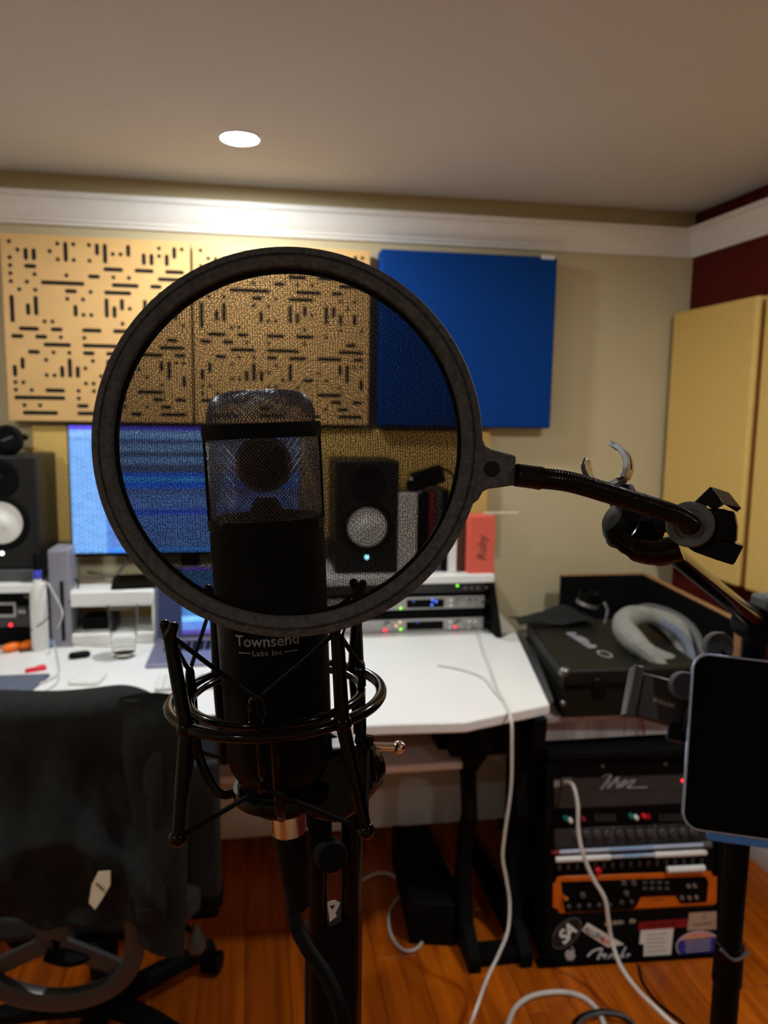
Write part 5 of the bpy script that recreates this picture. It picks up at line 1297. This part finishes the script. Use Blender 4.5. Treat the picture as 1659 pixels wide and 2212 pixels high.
obj('clamp_plate', MB().prism([dp_(*q) for q in ((1568, 1102), (1588, 1106), (1594, 1138), (1592, 1168), (1572, 1166))], -.006, -.003, TD), 'black_matte', pf)
obj('lower_jaw', MB().prism([dp_(*q) for q in ((1478, 1178), (1570, 1166), (1607, 1178), (1586, 1219), (1548, 1208), (1500, 1192))], -.026, -.008, TD), 'black', pf, bevel=.0008)
scw = [at_depth(1420, 1130, .40), at_depth(1475, 1135, .392)]
obj('clamp_screw', MB().cyl(scw[0], scw[1], .0045, .0045, 18), 'black', pf)

# ================================================================== BOOM STAND WITH CLIP
bs = thing('boom_stand', 'black boom stand with an open clip beside the pop filter', 'boom stand', V((.56, .78, 0)))
jn = at_depth(1640, 1348, .86)
be = at_depth(1440, 1186, .42)
obj('boom_arm', MB().cyl(be, jn, .0052, .0098, 24), 'black_gloss', bs)
obj('boom_joint', MB().cyl(jn + V((-.0, -.014, .0)), jn + V((.0, .022, 0)), .022, n=28), 'black', bs, bevel=.003)
obj('joint_knob', MB().span((jn.x - .006, jn.y - .02, jn.z + .018), (jn.x + .05, jn.y + .012, jn.z + .034)), 'grey_plastic', bs, bevel=.004)
obj('joint_bolt', MB().cyl(jn + V((.010, -.004, 0)), jn + V((.010, -.004, .02)), .009, n=14), 'black', bs)
pb_ = V((jn.x + .004, jn.y + .012, 0)); zk = at_depth(1565, 2050, .93).z
obj('upper_pole', MB().cyl((pb_.x, pb_.y, zk), (pb_.x, pb_.y, jn.z - .005), .0135, n=24), 'black', bs)
obj('pole_collar', MB().cyl((pb_.x, pb_.y, zk - .040), (pb_.x, pb_.y, zk + .012), .0175, .0165, 24), 'black', bs, bevel=.002)
obj('lower_pole', MB().cyl((pb_.x, pb_.y, .06), (pb_.x, pb_.y, zk - .02), .0155, n=24), 'black', bs)
obj('collar_clip', MB().tube(spline([V((pb_.x - .02, pb_.y - .012, zk + .014)), V((pb_.x - .006, pb_.y - .019, zk + .004)), V((pb_.x + .016, pb_.y - .014, zk + .008))], 5), .0022, 6), 'gun', bs)
for k in range(3):
    a = math.radians(20 + 120 * k); e = V((pb_.x + .30 * math.cos(a), pb_.y + .30 * math.sin(a), .012))
    tl_ = obj('tripod_leg', MB().tube([V((pb_.x, pb_.y, .22)), e], .010, 10), 'black', bs)
    obj('rubber_foot', MB().ball(e, .013, 12, (1, 1, .9)), 'black_matte', tl_)
# knuckle at the end of the boom
kn = at_depth(1366, 1142, .44)
kx = (rgt * .8 - upv * .55 + fwd * .2).normalized()
TK = frame(kn, (rgt * .85 + upv * -.45 + fwd * .25))
obj('knuckle', MB().lathe([(.0005, -.016), (.0085, -.015), (.0125, -.011), (.0145, -.002), (.0145, .004), (.0130, .012), (.0005, .013)], 36, TK), 'black', bs)
for h in (-.007, .001): obj('knuckle_groove', MB().ring([(.0138, h), (.0151, h + .0004), (.0151, h + .0014), (.0138, h + .0018)], 36, TK), 'black_gloss', bs)
obj('knuckle_arm', MB().tube(spline([at_depth(1345, 1165, .43), at_depth(1375, 1186, .425), at_depth(1420, 1194, .42), at_depth(1470, 1182, .415)], 6), [.006] * 6 + [.007] * 6 + [.0075] * 7, 14), 'black_gloss', bs)
obj('clip_stem', MB().cyl(at_depth(1340, 1060, .455), at_depth(1362, 1120, .447), .008, .0095, 20), 'black', bs)
# open C clip: a wide curved band with a slot in one prong
cc = at_depth(1312, 1006, .46); kc_ = .46 / F
cn = (-fwd * .88 - rgt * .44 + upv * .05).normalized(); TC = frame(cc, cn, rgt)
def band_mb(a0, a1, z0, z1, ro=50 * kc_, th_=11 * kc_, n=24, wob=None):
    b = MB(); vs = []
    for i in range(n + 1):
        f = i / n; a = math.radians(a0 + (a1 - a0) * f); t2 = th_ * (1.0 if .1 < f < .9 else .75); ta2 = min(1, f / .18, (1 - f) / .18) if wob is None else wob(f)
        zz0, zz1 = z0 * ta2, z1 * ta2
        for r_, z_ in ((ro, zz1), (ro, zz0), (ro - t2, zz0), (ro - t2, zz1)): vs.append((r_ * math.cos(a), r_ * math.sin(a), z_))
    fs = [(4 * i + k, 4 * i + (k + 1) % 4, 4 * i + 4 + (k + 1) % 4, 4 * i + 4 + k) for i in range(n) for k in range(4)] + [(0, 3, 2, 1), (4 * n, 4 * n + 1, 4 * n + 2, 4 * n + 3)]
    return b.add(vs, fs, TC)
full = lambda f: 1
def taper(f): return .45 + .55 * min(1, f / .12, (1 - f) / .12)
obj('clip_band', band_mb(158, 330, -.010, .010, wob=taper), 'gun', bs, bevel=.0004)
obj('clip_prong_rail', band_mb(322, 432, .0035, .0105, wob=full), 'gun', bs, bevel=.0003)
obj('clip_prong_rail', band_mb(322, 432, -.0105, -.0035, wob=full), 'gun', bs, bevel=.0003)
obj('clip_prong_tip', band_mb(418, 436, -.0105, .0105, wob=full, n=6), 'gun', bs, bevel=.0003)
obj('clip_prong_bridge', band_mb(322, 348, -.0105, .0105, wob=full, n=6), 'gun', bs, bevel=.0003)

# ================================================================== TABLET AND PHONE HOLDER
A, B2, B3 = at_depth(1498, 1408, .84), at_depth(1472, 1790, .82), at_depth(1659, 1822, .81)
ey_ = (A - B2).normalized(); ex_ = (B3 - B2); ex_ = (ex_ - ey_ * ex_.dot(ey_)).normalized(); ez_ = ex_.cross(ey_)
th_ = (A - B2).length; tw = th_ * 1.39
tbm = thing('tablet_computer', 'dark tablet with pale blue edge cut by the picture edge', 'tablet', B2)
TT = basis(B2, ex_, ey_, ez_)
ctr = Matrix.Translation((tw / 2, th_ / 2, 0))
obj('shell', MB().prism(rrect(tw, th_, .018, 8), -.006, 0, TT @ ctr), 'blue_steel', tbm, bevel=.0008)
obj('screen', MB().prism(rrect(tw - .004, th_ - .004, .0165, 8), 0, .0005, TT @ ctr), 'screen_glass', tbm)
obj('cover', MB().prism(rrect(tw - .05, .012, .003, 4), -.012, -.0035, TT @ Matrix.Translation((tw / 2 + .004, -.003, 0))), 'blue_case', tbm, bevel=.001)
obj('cover_back', MB().prism(rrect(tw - .02, th_ - .02, .012, 5), -.010, -.006, TT @ ctr), 'blue_case', tbm)
hd_ = thing('tablet_holder', 'black tablet holder with round clamp wheels on the boom stand', 'tablet holder', V((pb_.x, pb_.y, 1.0)))
pw = at_depth(1551, 1396, .875)
obj('clamp_wheel', MB().lathe([(.006, -.008), (.0155, -.007), (.0165, -.004), (.0165, .004), (.0150, .006), (.006, .003), (.0005, .0025)], 32, frame(pw, (-.1, -1, .25))), 'black_rough', hd_)
obj('holder_back', MB().prism(rrect(.10, .09, .01, 4), -.034, -.014, TT @ Matrix.Translation((tw * .40, th_ * .5, 0))), 'black', hd_, bevel=.002)
obj('holder_arm', MB().cyl(pw + V((0, .006, 0)), TT @ V((tw * .30, th_ * .75, -.024)), .006, n=14), 'black', hd_)
obj('pole_clamp', MB().cyl(V((pb_.x, pb_.y, 1.10)), V((pb_.x, pb_.y, 1.17)), .021, n=24), 'black', hd_)
ph = thing('phone_holder', 'empty black phone holder with a side wheel beside the tablet', 'phone holder', at_depth(1430, 1590, .88))
p00, p10, p01 = at_depth(1372, 1548, .87), at_depth(1492, 1580, .86), at_depth(1384, 1450, .885)
ex2 = (p10 - p00).normalized(); ey2 = (p01 - p00); ey2 = (ey2 - ex2 * ey2.dot(ex2)).normalized(); ez2 = ex2.cross(ey2)
w2, h2 = (p10 - p00).length, (p01 - p00).length
TH = basis(p00, ex2, ey2, ez2)
obj('back_plate', MB().span((0, 0, -.012), (w2, h2, 0), TH), 'dark_alu', ph, bevel=.003)
obj('side_grip', MB().span((-.014, -.003, -.012), (-.003, h2 + .003, .020), TH), 'dark_alu', ph, bevel=.002)
obj('grip_arm', MB().span((-.010, h2 * .3, -.010), (.01, h2 * .7, -.004), TH), 'black', ph)
obj('lower_grip', MB().span((w2 - .012, -.006, -.014), (w2 + .004, h2 * .5, .012), TH), 'black', ph, bevel=.003)
obj('holder_foot', MB().cyl(TH @ V((w2 * .8, -.014, -.006)), TH @ V((w2 * .8, .004, -.006)), .011, n=18), 'black', ph)
obj('maker_mark', scribble(TH @ Matrix.Translation((w2 * .46, h2 * .46, 0)) @ Matrix.Rotation(-.06, 4, 'Z'), .024, .0055, 9, .0004), 'silver_print', ph)
wc = at_depth(1476, 1481, .862)
obj('side_wheel', MB().lathe([(.006, -.008), (.0145, -.007), (.0158, -.004), (.0158, .004), (.0145, .006), (.006, .003), (.0005, .0025)], 32, frame(wc, (-.12, -1, .28))), 'black_rough', ph)
obj('mount_rod', MB().cyl(TH @ V((w2 * .9, .006, -.008)), V((pb_.x, pb_.y, 1.135)), .0045, n=12), 'chrome', ph)
